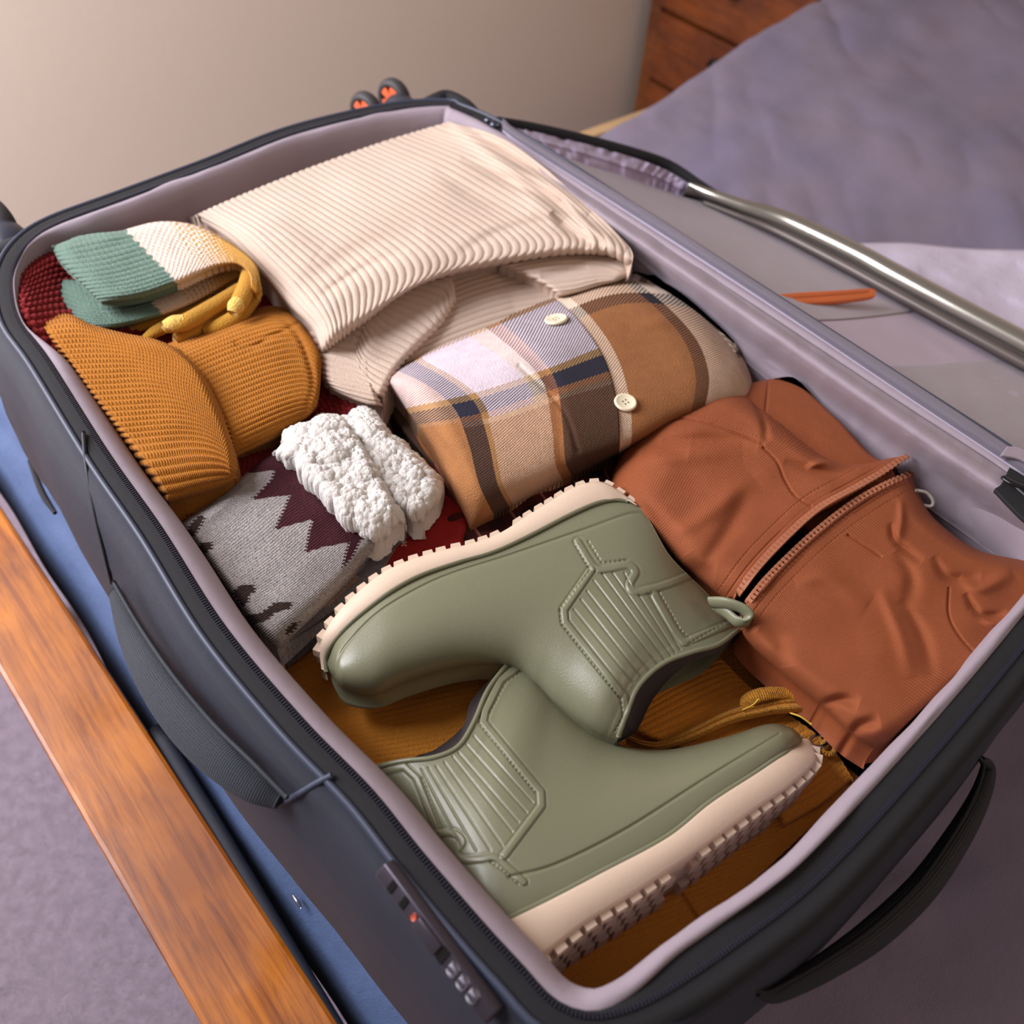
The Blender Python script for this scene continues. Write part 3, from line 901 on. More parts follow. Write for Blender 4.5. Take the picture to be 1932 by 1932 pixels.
    p.fold([(1462, 566), (1520, 562), (1600, 556), (1640, 552)], 2.0, -0.0014)
    o = p.build('pocket_zipper', orange, t, T=0.004, r=0.001); o['label'] = 'orange pocket zip on the lid lining'
    # webbing binding along the hinge
    bd = [[(948, 242), (1235, 430), (1445, 566), (1700, 734), (1860, 842), (1945, 902), (2120, 1020)],
          [(948, 222), (1000, 262), (1245, 412), (1460, 552), (1715, 716), (1932, 860), (2135, 1000)]]
    bd[0] = [(948, 246), (1000, 282), (1235, 432), (1450, 572), (1700, 740), (1925, 890), (2120, 1024)]
    web = material('lid_binding', (170, 160, 178), rough=0.85, bumps=[('rib', 900, 1.5)])
    p = Patch(bd, 14, 420, base=0.003); p.H += 0.0035 * np.sin(p.u * math.pi)
    p.build('hinge_binding', web, t, T=0.008, r=0.002)
    p = Patch([[(1888, 858), (1932, 868), (1980, 900)], [(1900, 842), (1932, 846), (1990, 880)]], 10, 20, base=0.010)
    p.build('pocket_flap', lin, t, T=0.003, r=0.001)
    # far lid wall: satin strip and chrome-bright edge
    satin = material('satin_edge', (176, 170, 160), rough=0.24, metallic=0.85)
    satd = material('satin_wall', (112, 102, 98), rough=0.38, metallic=0.35)
    up_ = [(1300, 348, -0.0899), (1340, 366, -0.0899), (1400, 388, -0.0911), (1486, 418, -0.0928), (1612, 478, -0.0928), (1685, 518, -0.0928), (1800, 580, -0.0928), (1932, 650, -0.0928), (2100, 742, -0.0928), (2260, 830, -0.0928)]
    lo_ = [(1283, 372, -0.1119), (1322, 376, -0.1119), (1390, 404, -0.1119), (1449, 432, -0.1131), (1560, 492, -0.1131), (1640, 535, -0.1131), (1770, 607, -0.1131), (1932, 698, -0.1131), (2100, 792, -0.1131), (2260, 880, -0.1131)]
    mid = [((a[0] + b[0]) / 2 - 2, (a[1] + b[1]) / 2 + 2, (a[2] + b[2]) / 2) for a, b in zip(up_, lo_)]
    p = Patch([lo_, mid, up_], 24, 200, base=0); p.build('lid_wall', satd, t, T=0.004, r=0.001)
    tube('lid_edge', [U(*q) for q in up_], [0.003, 0.0055, 0.0075, 0.0105, 0.0115, 0.012, 0.012, 0.012, 0.012, 0.0115], satin, t, n=160, k=20)['label'] = 'silvery satin edge of the lid'
    tube('lid_cord', [U(q[0] - 3, q[1] + 8, q[2] + 0.004) for q in mid[1:]], [0.002, 0.003, 0.004, 0.005, 0.005, 0.005, 0.005, 0.005, 0.004], satd, t, n=160, k=14)
    # short side of the lid: black zipper edge and gathered lining
    sk = [(938, 228, 0.0), (1000, 240, -0.0145), (1100, 263, -0.0377), (1200, 290, -0.0609), (1262, 312, -0.0783), (1320, 348, -0.0899), (1365, 374, -0.0928)]
    tube('lid_zipper', [U(*q) for q in sk], [0.0045, 0.0055, 0.006, 0.006, 0.006, 0.005, 0.003], black, t, n=80, k=12)
    ru = [[(952, 234, -0.002), (1000, 246, -0.0162), (1100, 270, -0.0394), (1200, 299, -0.0626), (1258, 322, -0.0800), (1300, 352, -0.0928)],
          [(960, 246, -0.004), (1010, 264, -0.0174), (1100, 290, -0.0435), (1190, 318, -0.0684), (1245, 336, -0.0870), (1288, 360, -0.1015)],
          [(966, 258, -0.008), (1020, 278, -0.0203), (1100, 306, -0.0493), (1190, 338, -0.0783), (1240, 354, -0.0957), (1285, 372, -0.1102)]]
    p = Patch(ru, 60, 220, base=0.0)
    p.H += 0.0018 * vnoise(p.v * 40, p.u * 2.2, 1.0, 5) + 0.002 * np.exp(-((p.u - 0.45) / 0.1) ** 2)
    p.build('gathered_lining', material('lilac_gather', (176, 160, 184), rough=0.8, sheen=0.2), t, T=0.01, r=0.002)
    # lid outer shell under everything
    A = crw(90, 5) @ np.array(fl, float).reshape(5, -1); A = A.reshape(90, 4, 3)
    top = UA(A[..., 0], A[..., 1], A[..., 2] - 0.018)
    bot = top.copy(); bot[..., 2] = np.maximum(ZR + Z0, top[..., 2] - 0.10)
    n0, n1 = top.shape[:2]
    Vt = np.concatenate([top.reshape(-1, 3), bot.reshape(-1, 3)])
    ids = np.arange(n0 * n1).reshape(n0, n1)
    loop = np.concatenate([ids[0, :-1], ids[:-1, -1], ids[-1, :0:-1], ids[:0:-1, 0]])
    g = gridfaces(n0, n1)
    Fc = np.concatenate([g, g[:, ::-1] + n0 * n1, np.stack([loop, np.roll(loop, -1), np.roll(loop, -1) + n0 * n1, loop + n0 * n1], -1)])
    raw('lid_shell', Vt, Fc, navy, t)
    # sliders at the far hinge corner
    zs = material('slider_metal', (90, 92, 104), rough=0.3, metallic=0.8)
    for x, y in ((921, 228), (932, 236)):
        q = U(x, y, 0.004)
        tube('zipper_slider', [q + np.array([-0.003, 0.003, 0]), q, q + np.array([0.003, -0.003, 0])], [0.002, 0.0035, 0.002], zs, t, n=8, k=10)
    return t



# ================================================================== the packed clothes
def base_layers():
    # dark red chunky knit under the hat and gloves
    m = material('dark_red_knit', (128, 22, 26), rough=1.0, sheen=0.0, bumps=[('noise', 500, 2.0)])
    c = [[(33, 515, 0.046), (120, 465, 0.030), (350, 440), (600, 500), (760, 650)],
         [(46, 610, 0.046), (170, 600, 0.014), (350, 620), (560, 680), (720, 740)],
         [(200, 800), (320, 790), (430, 800), (570, 800), (700, 850)],
         [(300, 920), (400, 920), (480, 900), (600, 880), (720, 940)],
         [(345, 990), (430, 975), (540, 960), (660, 960), (780, 1020)]]
    p = Patch(c, 420, 260, base=-0.062, T=0.014, w=(0.06, 0.06, 0.05, 0.08), wav=0.004, wsc=0.05, seed=31); p.inside = False
    p.D = 0.0022 * np.abs(np.sin(p.u * 90 * np.pi / 2)) + 0.0008 * np.sin(p.v * 260 + np.sign(np.sin(p.u * 90 * np.pi / 2)) * 1.2)
    o = p.build('red_sweater', m, None, T=0.05, r=0.01)
    props(o, 'dark red chunky knit sweater mostly hidden beneath the mustard hat and the gloves', 'sweater')
    # dark red plaid shirt below the brown plaid shirt and the upper boot
    m = material('red_plaid_flannel', attr=True, rough=1.0, sheen=0.0, bumps=[('twill', 900, 1.2)])
    c = [[(700, 900), (860, 860), (1020, 800), (1180, 720), (1330, 700)],
         [(740, 980), (900, 930), (1050, 880), (1200, 840), (1380, 830)],
         [(780, 1060), (950, 1000), (1100, 950), (1230, 930), (1430, 960)],
         [(840, 1140), (1000, 1080), (1150, 1050), (1300, 1080), (1480, 1120)]]
    p = Patch(c, 260, 420, base=-0.068, T=0.012, w=(0.1, 0.1, 0.1, 0.1), wav=0.004, wsc=0.04, seed=33).color((104, 24, 24))
    st = (np.mod(p.v * 9, 1) < 0.4).astype(float) * 0.8; su = (np.mod(p.u * 5 + 0.2, 1) < 0.4).astype(float) * 0.8
    p.paint(st * 0.6, (22, 16, 18)); p.paint(su * 0.6, (22, 16, 18))
    p.paint(np.mod(p.v * 9 + 0.35, 1) < 0.06, (190, 120, 100))
    p.fold([(830, 990), (940, 940), (1040, 930)], 14, 0.006)
    o = p.build('red_plaid_shirt', m, None, T=0.05, r=0.01)
    props(o, 'dark red and black plaid shirt glimpsed between the brown plaid shirt and a boot', 'shirt')
    # its small black button
    q = U(1127, 893, -0.058)
    b = button('button', q, np.array([0.1, -0.2, 1.0]), 0.0052, material('black_button', (18, 16, 18), rough=0.35), o)
    # grey inner mesh divider bunched at the bottom of the right side
    m = material('dark_inner', (40, 30, 34), rough=0.95)
    c = [[PJ(x, y, -0.115) for x in (0.10, 0.22, 0.34, 0.465)] for y in (0.60, 0.4, 0.2, 0.03)]
    p = Patch(c, 60, 60, base=-0.115, wav=0.006, wsc=0.08, seed=35)
    o = p.build('maroon_jumper', material('maroon_jumper', (62, 18, 22), rough=1.0, sheen=0.2, bumps=[('noise', 500, 2)]), None, T=0.08, r=0.01)
    props(o, 'dark maroon folded jumper, only glimpsed in the gaps around the rust jacket', 'jumper')


def button(name, q, nrm, r, mat, parent, holes=None):
    """sewing button: dished disc with raised rim and four real holes' worth of dark pits"""
    nrm = np.array(nrm, float); nrm /= np.linalg.norm(nrm)
    e1 = np.cross(nrm, [0, 1, 0.1]); e1 /= np.linalg.norm(e1); e2 = np.cross(nrm, e1)
    prof = [(0.0, 0.0012), (0.62 * r, 0.0012), (0.74 * r, 0.0017), (0.86 * r, 0.0021), (0.96 * r, 0.0018), (r, 0.0009), (0.97 * r, -0.0004), (0.6 * r, -0.001)]
    n = 40; V = []; 
    for rr, h in prof:
        for k in range(n):
            a = 2 * np.pi * k / n; V.append(q + (e1 * np.cos(a) + e2 * np.sin(a)) * max(rr, 1e-5) + nrm * h)
    o = raw(name, V, gridfaces(len(prof), n, False, True), mat, parent, True)
    if holes is not None:
        for sx, sy in ((-1, -1), (1, -1), (1, 1), (-1, 1)):
            c = q + (e1 * sx + e2 * sy) * r * 0.17 + nrm * 0.00125
            V = [c] + [c + (e1 * np.cos(a) + e2 * np.sin(a)) * r * 0.085 + nrm * 0.0001 for a in np.linspace(0, 2 * np.pi, 12, endpoint=False)]
            raw('button_hole', V, [[0, 1 + k, 1 + (k + 1) % 12] for k in range(12)], holes, o, False)
    return o


def cream_shirt():
    t = thing('corduroy_shirt', 'cream wide-ribbed corduroy shirt folded at the far end of the suitcase', 'shirt', tuple(U(800, 450, -0.1)))
    cord = material('cream_corduroy', (213, 189, 171), rough=1.0, sheen=0.19, bumps=[('noise', 1100, 1.2)])

    def ribs(p, n, a=0.0017):
        s_ = np.abs(np.sin(p.u * n * np.pi + p.__dict__.get('ph', 0)))
        p.D = a * (s_ ** 0.55 - 0.6)
        return p
    # inner layers first
    p = Patch([[(700, 600), (800, 540), (920, 500), (1030, 490), (1120, 505)],
               [(690, 650), (790, 600), (910, 550), (1010, 530), (1110, 535)],
               [(690, 700), (770, 665), (880, 620), (980, 590), (1090, 570)],
               [(700, 740), (770, 720), (870, 680), (970, 645), (1080, 610)]], 220, 120, base=-0.048, T=0.010, w=(0.1, 0.15, 0.05, 0.08))
    p.fold([(760, 650), (870, 600), (960, 560)], 40, 0.004)
    ribs(p, 15, 0.0016).build('folded_back', cord, t, T=0.05, r=0.01)
    p = Patch([[(745, 545), (800, 512), (850, 520), (862, 565)],
               [(720, 560), (770, 565), (815, 585), (835, 610)],
               [(690, 590), (720, 620), (765, 640), (790, 655)],
               [(672, 640), (690, 670), (725, 690), (750, 700)],
               [(668, 690), (680, 715), (700, 740), (722, 752)]], 260, 90, base=-0.034, T=0.010, w=(0.08, 0.08, 0.12, 0.22))
    p.fold([(700, 620), (690, 680)], 20, 0.003)
    ribs(p, 20, 0.0016).build('sleeve_cuff', cord, t, T=0.03, r=0.008)
    p = Patch([[(940, 500), (1040, 478), (1140, 478), (1192, 500)],
               [(980, 515), (1060, 505), (1130, 505), (1190, 520)],
               [(1030, 540), (1080, 535), (1130, 525), (1180, 524)],
               [(1055, 560), (1090, 553), (1130, 540), (1165, 530)]], 120, 140, base=-0.030, T=0.010, w=(0.1, 0.2, 0.1, 0.15))
    p.fold([(1020, 520), (1110, 500)], 10, -0.003)
    ribs(p, 8, 0.0016).build('folded_front', cord, t, T=0.03, r=0.008)
    # big left fold dropping towards the fleece sock
    p = Patch([[(560, 560), (640, 560), (700, 590), (720, 620)],
               [(580, 620), (640, 620), (680, 635), (705, 655)],
               [(597, 670), (640, 675), (675, 685), (700, 700)],
               [(607, 710), (640, 718), (680, 725), (710, 735)],
               [(625, 735), (660, 752), (695, 765), (722, 768)]], 200, 110, base=-0.040, T=0.016, w=(0.05, 0.25, 0.25, 0.15))
    p.u, p.v = p.u, p.v
    ribs(p, 15, 0.0017).build('side_fold', cord, t, T=0.045, r=0.012)
    # top layer
    c = [[(358, 410), (425, 448), (490, 520), (545, 580), (590, 622), (608, 668)],
         [(455, 368), (545, 420), (620, 480), (670, 535), (680, 580), (672, 622)],
         [(580, 318), (680, 372), (775, 430), (830, 475), (838, 505), (800, 535)],
         [(712, 271), (820, 318), (920, 380), (995, 430), (1025, 460), (1010, 490)],
         [(806, 242), (920, 285), (1020, 350), (1090, 410), (1130, 450), (1130, 482)],
         [(850, 229), (955, 264), (1060, 345), (1140, 415), (1190, 470), (1192, 505)]]
    p = Patch(c, 560, 300, base=-0.030, T=0.028, w=(0.10, 0.0, 0.0, 0.14), wav=0.0025, wsc=0.09, seed=41)
    p.H -= 0.010 * (1 - sst(0, 0.3, p.v)) * sst(1.0, 0.7, p.u)
    # gathers
    for poly, w, a in (([(850, 235), (960, 320), (1060, 420)], 14, 0.006), ([(870, 300), (980, 350), (1080, 400), (1150, 440)], 10, -0.006),
                       ([(930, 300), (1030, 345), (1110, 405)], 9, 0.006), ([(1040, 400), (1080, 440), (1140, 470)], 9, -0.006),
                       ([(1060, 380), (1110, 425), (1180, 475)], 9, 0.006), ([(560, 540), (690, 470), (800, 440)], 22, -0.0035),
                       ([(590, 600), (700, 520), (860, 470), (1000, 440)], 24, 0.003), ([(600, 560), (680, 510), (770, 470)], 9, -0.003),
                       ([(440, 440), (520, 430), (600, 480)], 22, 0.003), ([(860, 480), (940, 440), (1040, 420), (1100, 450)], 12, -0.003),
                       ([(820, 320), (900, 370), (1000, 400)], 16, -0.003), ([(1100, 420), (1120, 460), (1100, 490)], 8, 0.003)):
        p.fold(poly, w, a)
    p.u = np.interp(p.u, np.linspace(0, 1, 6), np.array([0, 88, 193, 303, 378, 415]) / 415.0) + 0.004 * np.sin(p.v * 9)
    ribs(p, 42, 0.0017).build('front_panel', cord, t, T=0.035, r=0.010)
    return t


def flannel():
    t = thing('flannel_shirt', 'brown, white and navy plaid flannel shirt rolled up, with two cream buttons', 'shirt', tuple(U(1050, 760, -0.1)))
    m = material('plaid_flannel', attr=True, rough=1.0, sheen=0.0, bumps=[('noise', 900, 1.0)])
    # twill: break warp and weft colours on fine diagonals
    nt = m.node_tree
    c = [[(703, 716), (815, 655), (930, 605), (1040, 560), (1130, 528), (1235, 518)],
         [(738, 738), (870, 705), (1000, 660), (1100, 612), (1200, 582), (1330, 592)],
         [(778, 790), (910, 762), (1050, 715), (1150, 680), (1260, 645), (1385, 650)],
         [(815, 845), (940, 835), (1070, 790), (1180, 760), (1290, 715), (1413, 700)],
         [(848, 920), (960, 905), (1080, 860), (1190, 825), (1290, 775), (1420, 740)],
         [(888, 997), (985, 945), (1095, 892), (1190, 845), (1290, 790), (1400, 760)]]
    p = Patch(c, 520, 760, base=-0.052, T=0.048, w=(0.30, 0.48, 0.10, 0.20), wav=0.0015, wsc=0.07, seed=51)
    u, v = p.u, p.v
    X_ = {'w': (228, 212, 222), 't': (190, 146, 108), 'b': (150, 96, 54), 'k': (22, 18, 28), 'o': (176, 136, 84), 'c': (232, 212, 190), 'n': (34, 34, 54), 'g': (98, 76, 62)}
    def seq(x, bands, first):
        r = np.zeros(x.shape + (3,)) + srgb(X_[first])
        for a, kind in bands:
            r = np.where((x >= a)[..., None], srgb(X_[kind]), r)
        return r
    vj = v + 0.03 * np.sin((u - 0.5) * 2.2) - 0.075 * sst(0.0, 0.45, u) * sst(0.42, 0.22, v)
    warp1 = seq(vj, [(0.045, 'n'), (0.105, 'o'), (0.125, 'w'), (0.285, 'c'), (0.34, 'b'), (0.385, 'k')], 't')
    lw = (u > 0.475) & (vj > 0.12) & (vj < 0.34)
    warp1 = np.where(lw[..., None], srgb((214, 184, 158)), warp1)
    weft1 = seq(u, [(0.03, 'w'), (0.33, 'o'), (0.365, 'n'), (0.445, 'b'), (0.475, 't'), (0.50, 'b')], 't')
    weft_w = seq(u, [(0.03, 'w'), (0.33, 'o'), (0.365, 'n'), (0.445, 't'), (0.475, 'c'), (0.9, 'b')], 't')
    warp2 = seq(vj, [(0.60, 'c'), (0.622, 'b'), (0.80, 'b'), (0.845, 'k'), (0.885, 'c')], 'c')
    weft2 = seq(u, [(0.10, 'k'), (0.165, 'b'), (0.30, 'b')], 'c')
    # dark lower-left bands on the rolled end
    P = UA(p.PX, p.PY, p.H)
    tw = np.sin((u * 520 * 1.1 + v * 760 * 0.62) * 0.92)
    f = 0.5 + 0.5 * np.clip(tw * 3, -1, 1)
    A1 = np.where((vj < 0.58)[..., None], warp1, warp2); B1 = np.where((vj < 0.58)[..., None], weft1, weft2)
    end = np.clip((u - 0.5) * 6, 0, 1) * (vj < 0.34)
    f = f[..., None]
    p.col = A1 * f + B1 * (1 - f)
    dk = ((vj < 0.045) & (u > 0.47))
    p.col = np.where(dk[..., None], srgb((168, 112, 66)) * (0.9 + 0.2 * f), p.col)
    dm_ = (((vj > 0.385) & (vj < 0.58)) | ((vj > 0.045) & (vj < 0.105))) & (u > 0.475)
    p.col = np.where(dm_[..., None], p.col * 0.45, p.col)
    # woolly unevenness of the yarn
    g = 0.86 + 0.16 * rng.random(u.shape)[..., None] + 0.06 * vnoise(P[..., 0] + 3, P[..., 1] + 3, 0.006, 4)[..., None]
    p.col = p.col * g
    # placket edge and folds
    p.H += 0.0022 * sst(0.585, 0.575, vj) * sst(0.36, 0.42, vj)
    for poly, w, a in (([(730, 745), (790, 790), (850, 860), (900, 940)], 9, -0.002), ([(980, 690), (1060, 770), (1090, 850)], 5, -0.0012),
                       ([(1190, 620), (1290, 600), (1370, 660)], 16, 0.002), ([(1150, 560), (1240, 545)], 10, -0.002), ([(1240, 560), (1330, 610), (1385, 690)], 8, -0.002),
                       ([(800, 860), (850, 900), (880, 960)], 8, 0.002)):
        p.fold(poly, w, a)
    p.build('body', m, t, T=0.05, r=0.02)
    # back side piece towards the hinge
    p2 = Patch([[(1195, 512), (1225, 520), (1275, 545), (1330, 590), (1385, 645), (1410, 700)],
                [(1180, 530), (1215, 548), (1260, 575), (1310, 618), (1360, 670), (1385, 730)]], 60, 260, base=-0.052, T=0.018, w=(0.3, 0.05, 0.05, 0.15))
    p2.col = seq(p2.v, [(0.12, 'n'), (0.2, 'w'), (0.3, 'n'), (0.42, 'c'), (0.62, 'g'), (0.7, 'c'), (0.85, 'k')], 'w')
    tw2 = np.clip(np.sin((p2.u * 60 + p2.v * 260) * 0.6) * 3, -1, 1)[..., None] * 0.5 + 0.5
    p2.col = p2.col * tw2 + (1 - tw2) * srgb((150, 120, 100))
    p2.build('rolled_sleeve', m, t, T=0.05, r=0.01)
    # rolled inside layers showing at the left end
    p3 = Patch([[(712, 730), (750, 735), (790, 775)], [(735, 780), (765, 780), (800, 820)], [(780, 840), (800, 850), (825, 870)], [(830, 895), (845, 900), (860, 930)]],
               120, 60, base=-0.075, T=0.012, w=(0.1, 0.1, 0.2, 0.1)).color((112, 82, 62))
    tw3 = np.clip(np.sin((p3.u * 120 + p3.v * 60) * 1.5) * 3, -1, 1) * 0.5 + 0.5
    p3.paint(tw3 * 0.8, (44, 38, 44)); p3.paint((p3.u > 0.45) & (p3.u < 0.8) & (p3.v > 0.5), (170, 112, 66))
    p3.build('roll_inside', m, t, T=0.04, r=0.01)
    bm_ = material('cream_button', (240, 226, 196), rough=0.35, coat=0.2, var=0.15, var_scale=150, var_rgb=(220, 196, 156))
    hm = material('button_hole_dark', (110, 84, 60), rough=0.8)
    for x, y, r in ((1050, 607, 0.0098), (1179, 763, 0.0088)):
        d = (p.PX - x) ** 2 + (p.PY - y) ** 2; i = np.unravel_index(d.argmin(), d.shape)
        q = p.P[i] + p.N[i] * 0.0016
        button('button', q, p.N[i], r, bm_, t, hm)
    return t


def beanie():
    t = thing('beanie', 'mustard yellow rib-knit beanie lying flat along the left wall of the suitcase', 'hat', tuple(U(330, 780, -0.08)))
    m = material('mustard_knit', (172, 106, 22), rough=1.0, sheen=0.12, bumps=[('noise', 900, 1.2)])

    def knit(p, n, mm, a=0.0016):
        r = np.abs(np.sin(p.u * n * np.pi))
        ph = np.floor(p.u * n) * 1.7
        p.D = a * (r ** 0.6 - 0.6) + a * 0.30 * np.sin(p.v * mm * 2 * np.pi + 2.4 * np.abs(np.mod(p.u * n, 1) - 0.5) * 2 + ph * 0) * r
        return p
    # crown
    c = [[(300, 655), (370, 625), (430, 598), (480, 582), (530, 578), (575, 612)],
         [(350, 690), (420, 660), (490, 635), (545, 625), (590, 650), (602, 672)],
         [(395, 745), (450, 722), (510, 700), (560, 690), (598, 700), (604, 712)],
         [(425, 805), (480, 780), (530, 760), (570, 750), (592, 755), (597, 765)],
         [(445, 866), (490, 845), (525, 826), (555, 808), (573, 795), (583, 782)]]
    p = Patch(c, 330, 360, base=-0.045, T=0.028, w=(0.28, 0.28, 0.02, 0.28), wav=0.001, wsc=0.04, seed=61)
    for poly, w, a in (([(445, 648), (475, 655), (505, 638), (560, 612)], 4.5, -0.0014), ([(520, 590), (565, 640), (590, 720), (575, 780)], 6, -0.0025),):
        p.fold(poly, w, a)
    knit(p, 27, 62, 0.0015).build('crown', m, t, T=0.03, r=0.012)
    c = [[(50, 602), (120, 590), (170, 612), (230, 628), (290, 640), (345, 662)],
         [(85, 655), (160, 650), (220, 655), (285, 668), (345, 685), (392, 720)],
         [(130, 715), (200, 712), (265, 710), (325, 722), (375, 745), (422, 782)],
         [(180, 780), (250, 775), (315, 772), (365, 782), (405, 805), (440, 840)],
         [(235, 850), (300, 842), (350, 838), (390, 842), (420, 855), (447, 880)],
         [(310, 952), (345, 945), (375, 935), (405, 925), (430, 915), (444, 903)]]
    p = Patch(c, 360, 340, base=-0.030, T=0.027, w=(0.14, 0.16, 0.10, 0.16), wav=0.0012, wsc=0.05, seed=62)
    knit(p, 32, 50, 0.0017).build('cuff', m, t, T=0.022, r=0.006)
    return t


def glove_pair():
    knitm = material('glove_knit', attr=True, rough=1.0, sheen=0.16, bumps=[('noise', 800, 1.6)])
    mus = material('glove_mustard', (196, 142, 44), rough=1.0, sheen=0.16, bumps=[('noise', 700, 1.6)])
    tip = material('glove_tip', (226, 186, 96), rough=1.0, sheen=0.17, bumps=[('noise', 500, 2.0)])
    green = (98, 124, 110)

    def colour(p, c0, c1, ga):
        u, v = p.u, p.v
        p.color(green)
        e = 0.006 * np.sin(u * 60)
        p.paint(v > c0 + e, (222, 200, 184))
        # flecks that thicken into mustard
        fx = np.mod(u * ga * 1.0 + 0.5 * np.mod(np.floor(v * 42), 2), 1); fy = np.mod(v * 42, 1)
        dens = np.clip((v - c1) / 0.25, 0, 1)
        dot = (np.hypot((fx - 0.5), (fy - 0.5)) < 0.18 + 0.42 * dens) & (v > c1)
        p.paint(dot & (v > c0 + 0.05), (200, 146, 52))
        sp = (rng.random(u.shape) < 0.0)
        p.paint(v > 0.93, (200, 146, 52))

    def rib(p, n, c0, a=0.0013):
        s_ = np.abs(np.sin(p.u * n * np.pi)); k = sst(c0 + 0.02, c0 - 0.01, p.v)
        p.D = a * (s_ ** 0.6 - 0.5) * k + (1 - k) * 0.0005 * np.sin(p.u * 90) * np.sin(p.v * 260) + 0.00012 * np.sin(p.v * 300) * k
        return p
    # lower glove
    t2 = thing('knit_glove', 'lower of two folded knit gloves, mustard fingers curled out over the beanie', 'glove', tuple(U(250, 600, -0.05)), 'folded knit gloves')
    c = [[(96, 520), (170, 530), (250, 525), (330, 510), (400, 490), (450, 480), (478, 498)],
         [(108, 560), (190, 585), (270, 572), (340, 550), (400, 525), (445, 508), (470, 510)],
         [(130, 600), (205, 606), (285, 590), (350, 565), (405, 538), (445, 518), (465, 515)],
         [(152, 628), (220, 618), (292, 600), (355, 578), (405, 552), (440, 530), (460, 522)]]
    p = Patch(c, 200, 300, base=-0.033, T=0.013, w=(0.1, 0.25, 0.12, 0.1), wav=0.001, wsc=0.03, seed=71)
    colour(p, 0.37, 0.5, 9)
    rib(p, 12, 0.37).build('hand', knitm, t2, T=0.016, r=0.006)
    fing = [([(380, 578, -0.036), (330, 597, -0.036), (275, 614, -0.038), (238, 628, -0.040)], [12, 13, 12, 8], False),
            ([(400, 570, -0.030), (350, 600, -0.030), (300, 622, -0.032), (272, 640, -0.035)], [12, 13, 13, 8], False),
            ([(455, 545, -0.018), (400, 580, -0.018), (350, 608, -0.016), (312, 618, -0.018)], [15, 17, 17, 12], True),
            ([(440, 570, -0.030), (400, 600, -0.028), (360, 625, -0.028), (330, 640, -0.030)], [15, 17, 16, 10], False),
            ([(480, 560, -0.022), (450, 595, -0.024), (415, 615, -0.026), (385, 622, -0.028)], [15, 17, 16, 11], False),
            ([(470, 510, -0.010), (465, 540, -0.008), (452, 570, -0.008), (440, 592, -0.012)], [14, 17, 17, 11], True)]
    for k, (pts, rr, light) in enumerate(fing):
        P = [U(*q) for q in pts]
        R = [r * 0.00044 for r in rr]
        f = tube('finger' if k < 5 else 'thumb', P, R, mus, t2, n=40, k=18, flat=0.85)
        if light:
            a = np.array(P[-1]); b = np.array(P[-2]); d = (a - b)
            tube('fingertip', [a - d * 0.95 + [0, 0, 0.0012], a - d * 0.45 + [0, 0, 0.0018], a + d * 0.04 + [0, 0, 0.0012]], [R[-2] * 0.86, R[-2] * 0.96, R[-1] * 0.96], tip, f, n=20, k=18, flat=0.85)['label'] = 'pale yellow fingertip'
    # palm side going down at the bend
    # upper glove
    t1 = thing('knit_glove', 'upper of the two folded knit gloves, sage ribbed cuff and cream back with mustard flecks', 'glove', tuple(U(270, 500, -0.02)), 'folded knit gloves')
    c = [[(98, 464), (160, 442), (228, 434), (300, 418), (370, 425), (430, 455), (480, 495), (494, 545)],
         [(112, 490), (180, 480), (255, 462), (325, 445), (385, 450), (435, 470), (478, 505), (490, 552)],
         [(142, 522), (212, 512), (285, 492), (345, 476), (400, 475), (445, 485), (478, 512), (484, 555)],
         [(168, 548), (245, 538), (312, 518), (365, 500), (410, 490), (450, 493), (474, 515), (478, 550)],
         [(192, 571), (265, 562), (330, 540), (378, 518), (415, 503), (448, 500), (470, 517), (474, 545)]]
    p = Patch(c, 260, 400, base=-0.008, T=0.012, w=(0.12, 0.16, 0.08, 0.14), wav=0.001, wsc=0.03, seed=72)
    colour(p, 0.30, 0.46, 13)
    rib(p, 15, 0.30).build('hand', knitm, t1, T=0.004, r=0.003)
    return t1


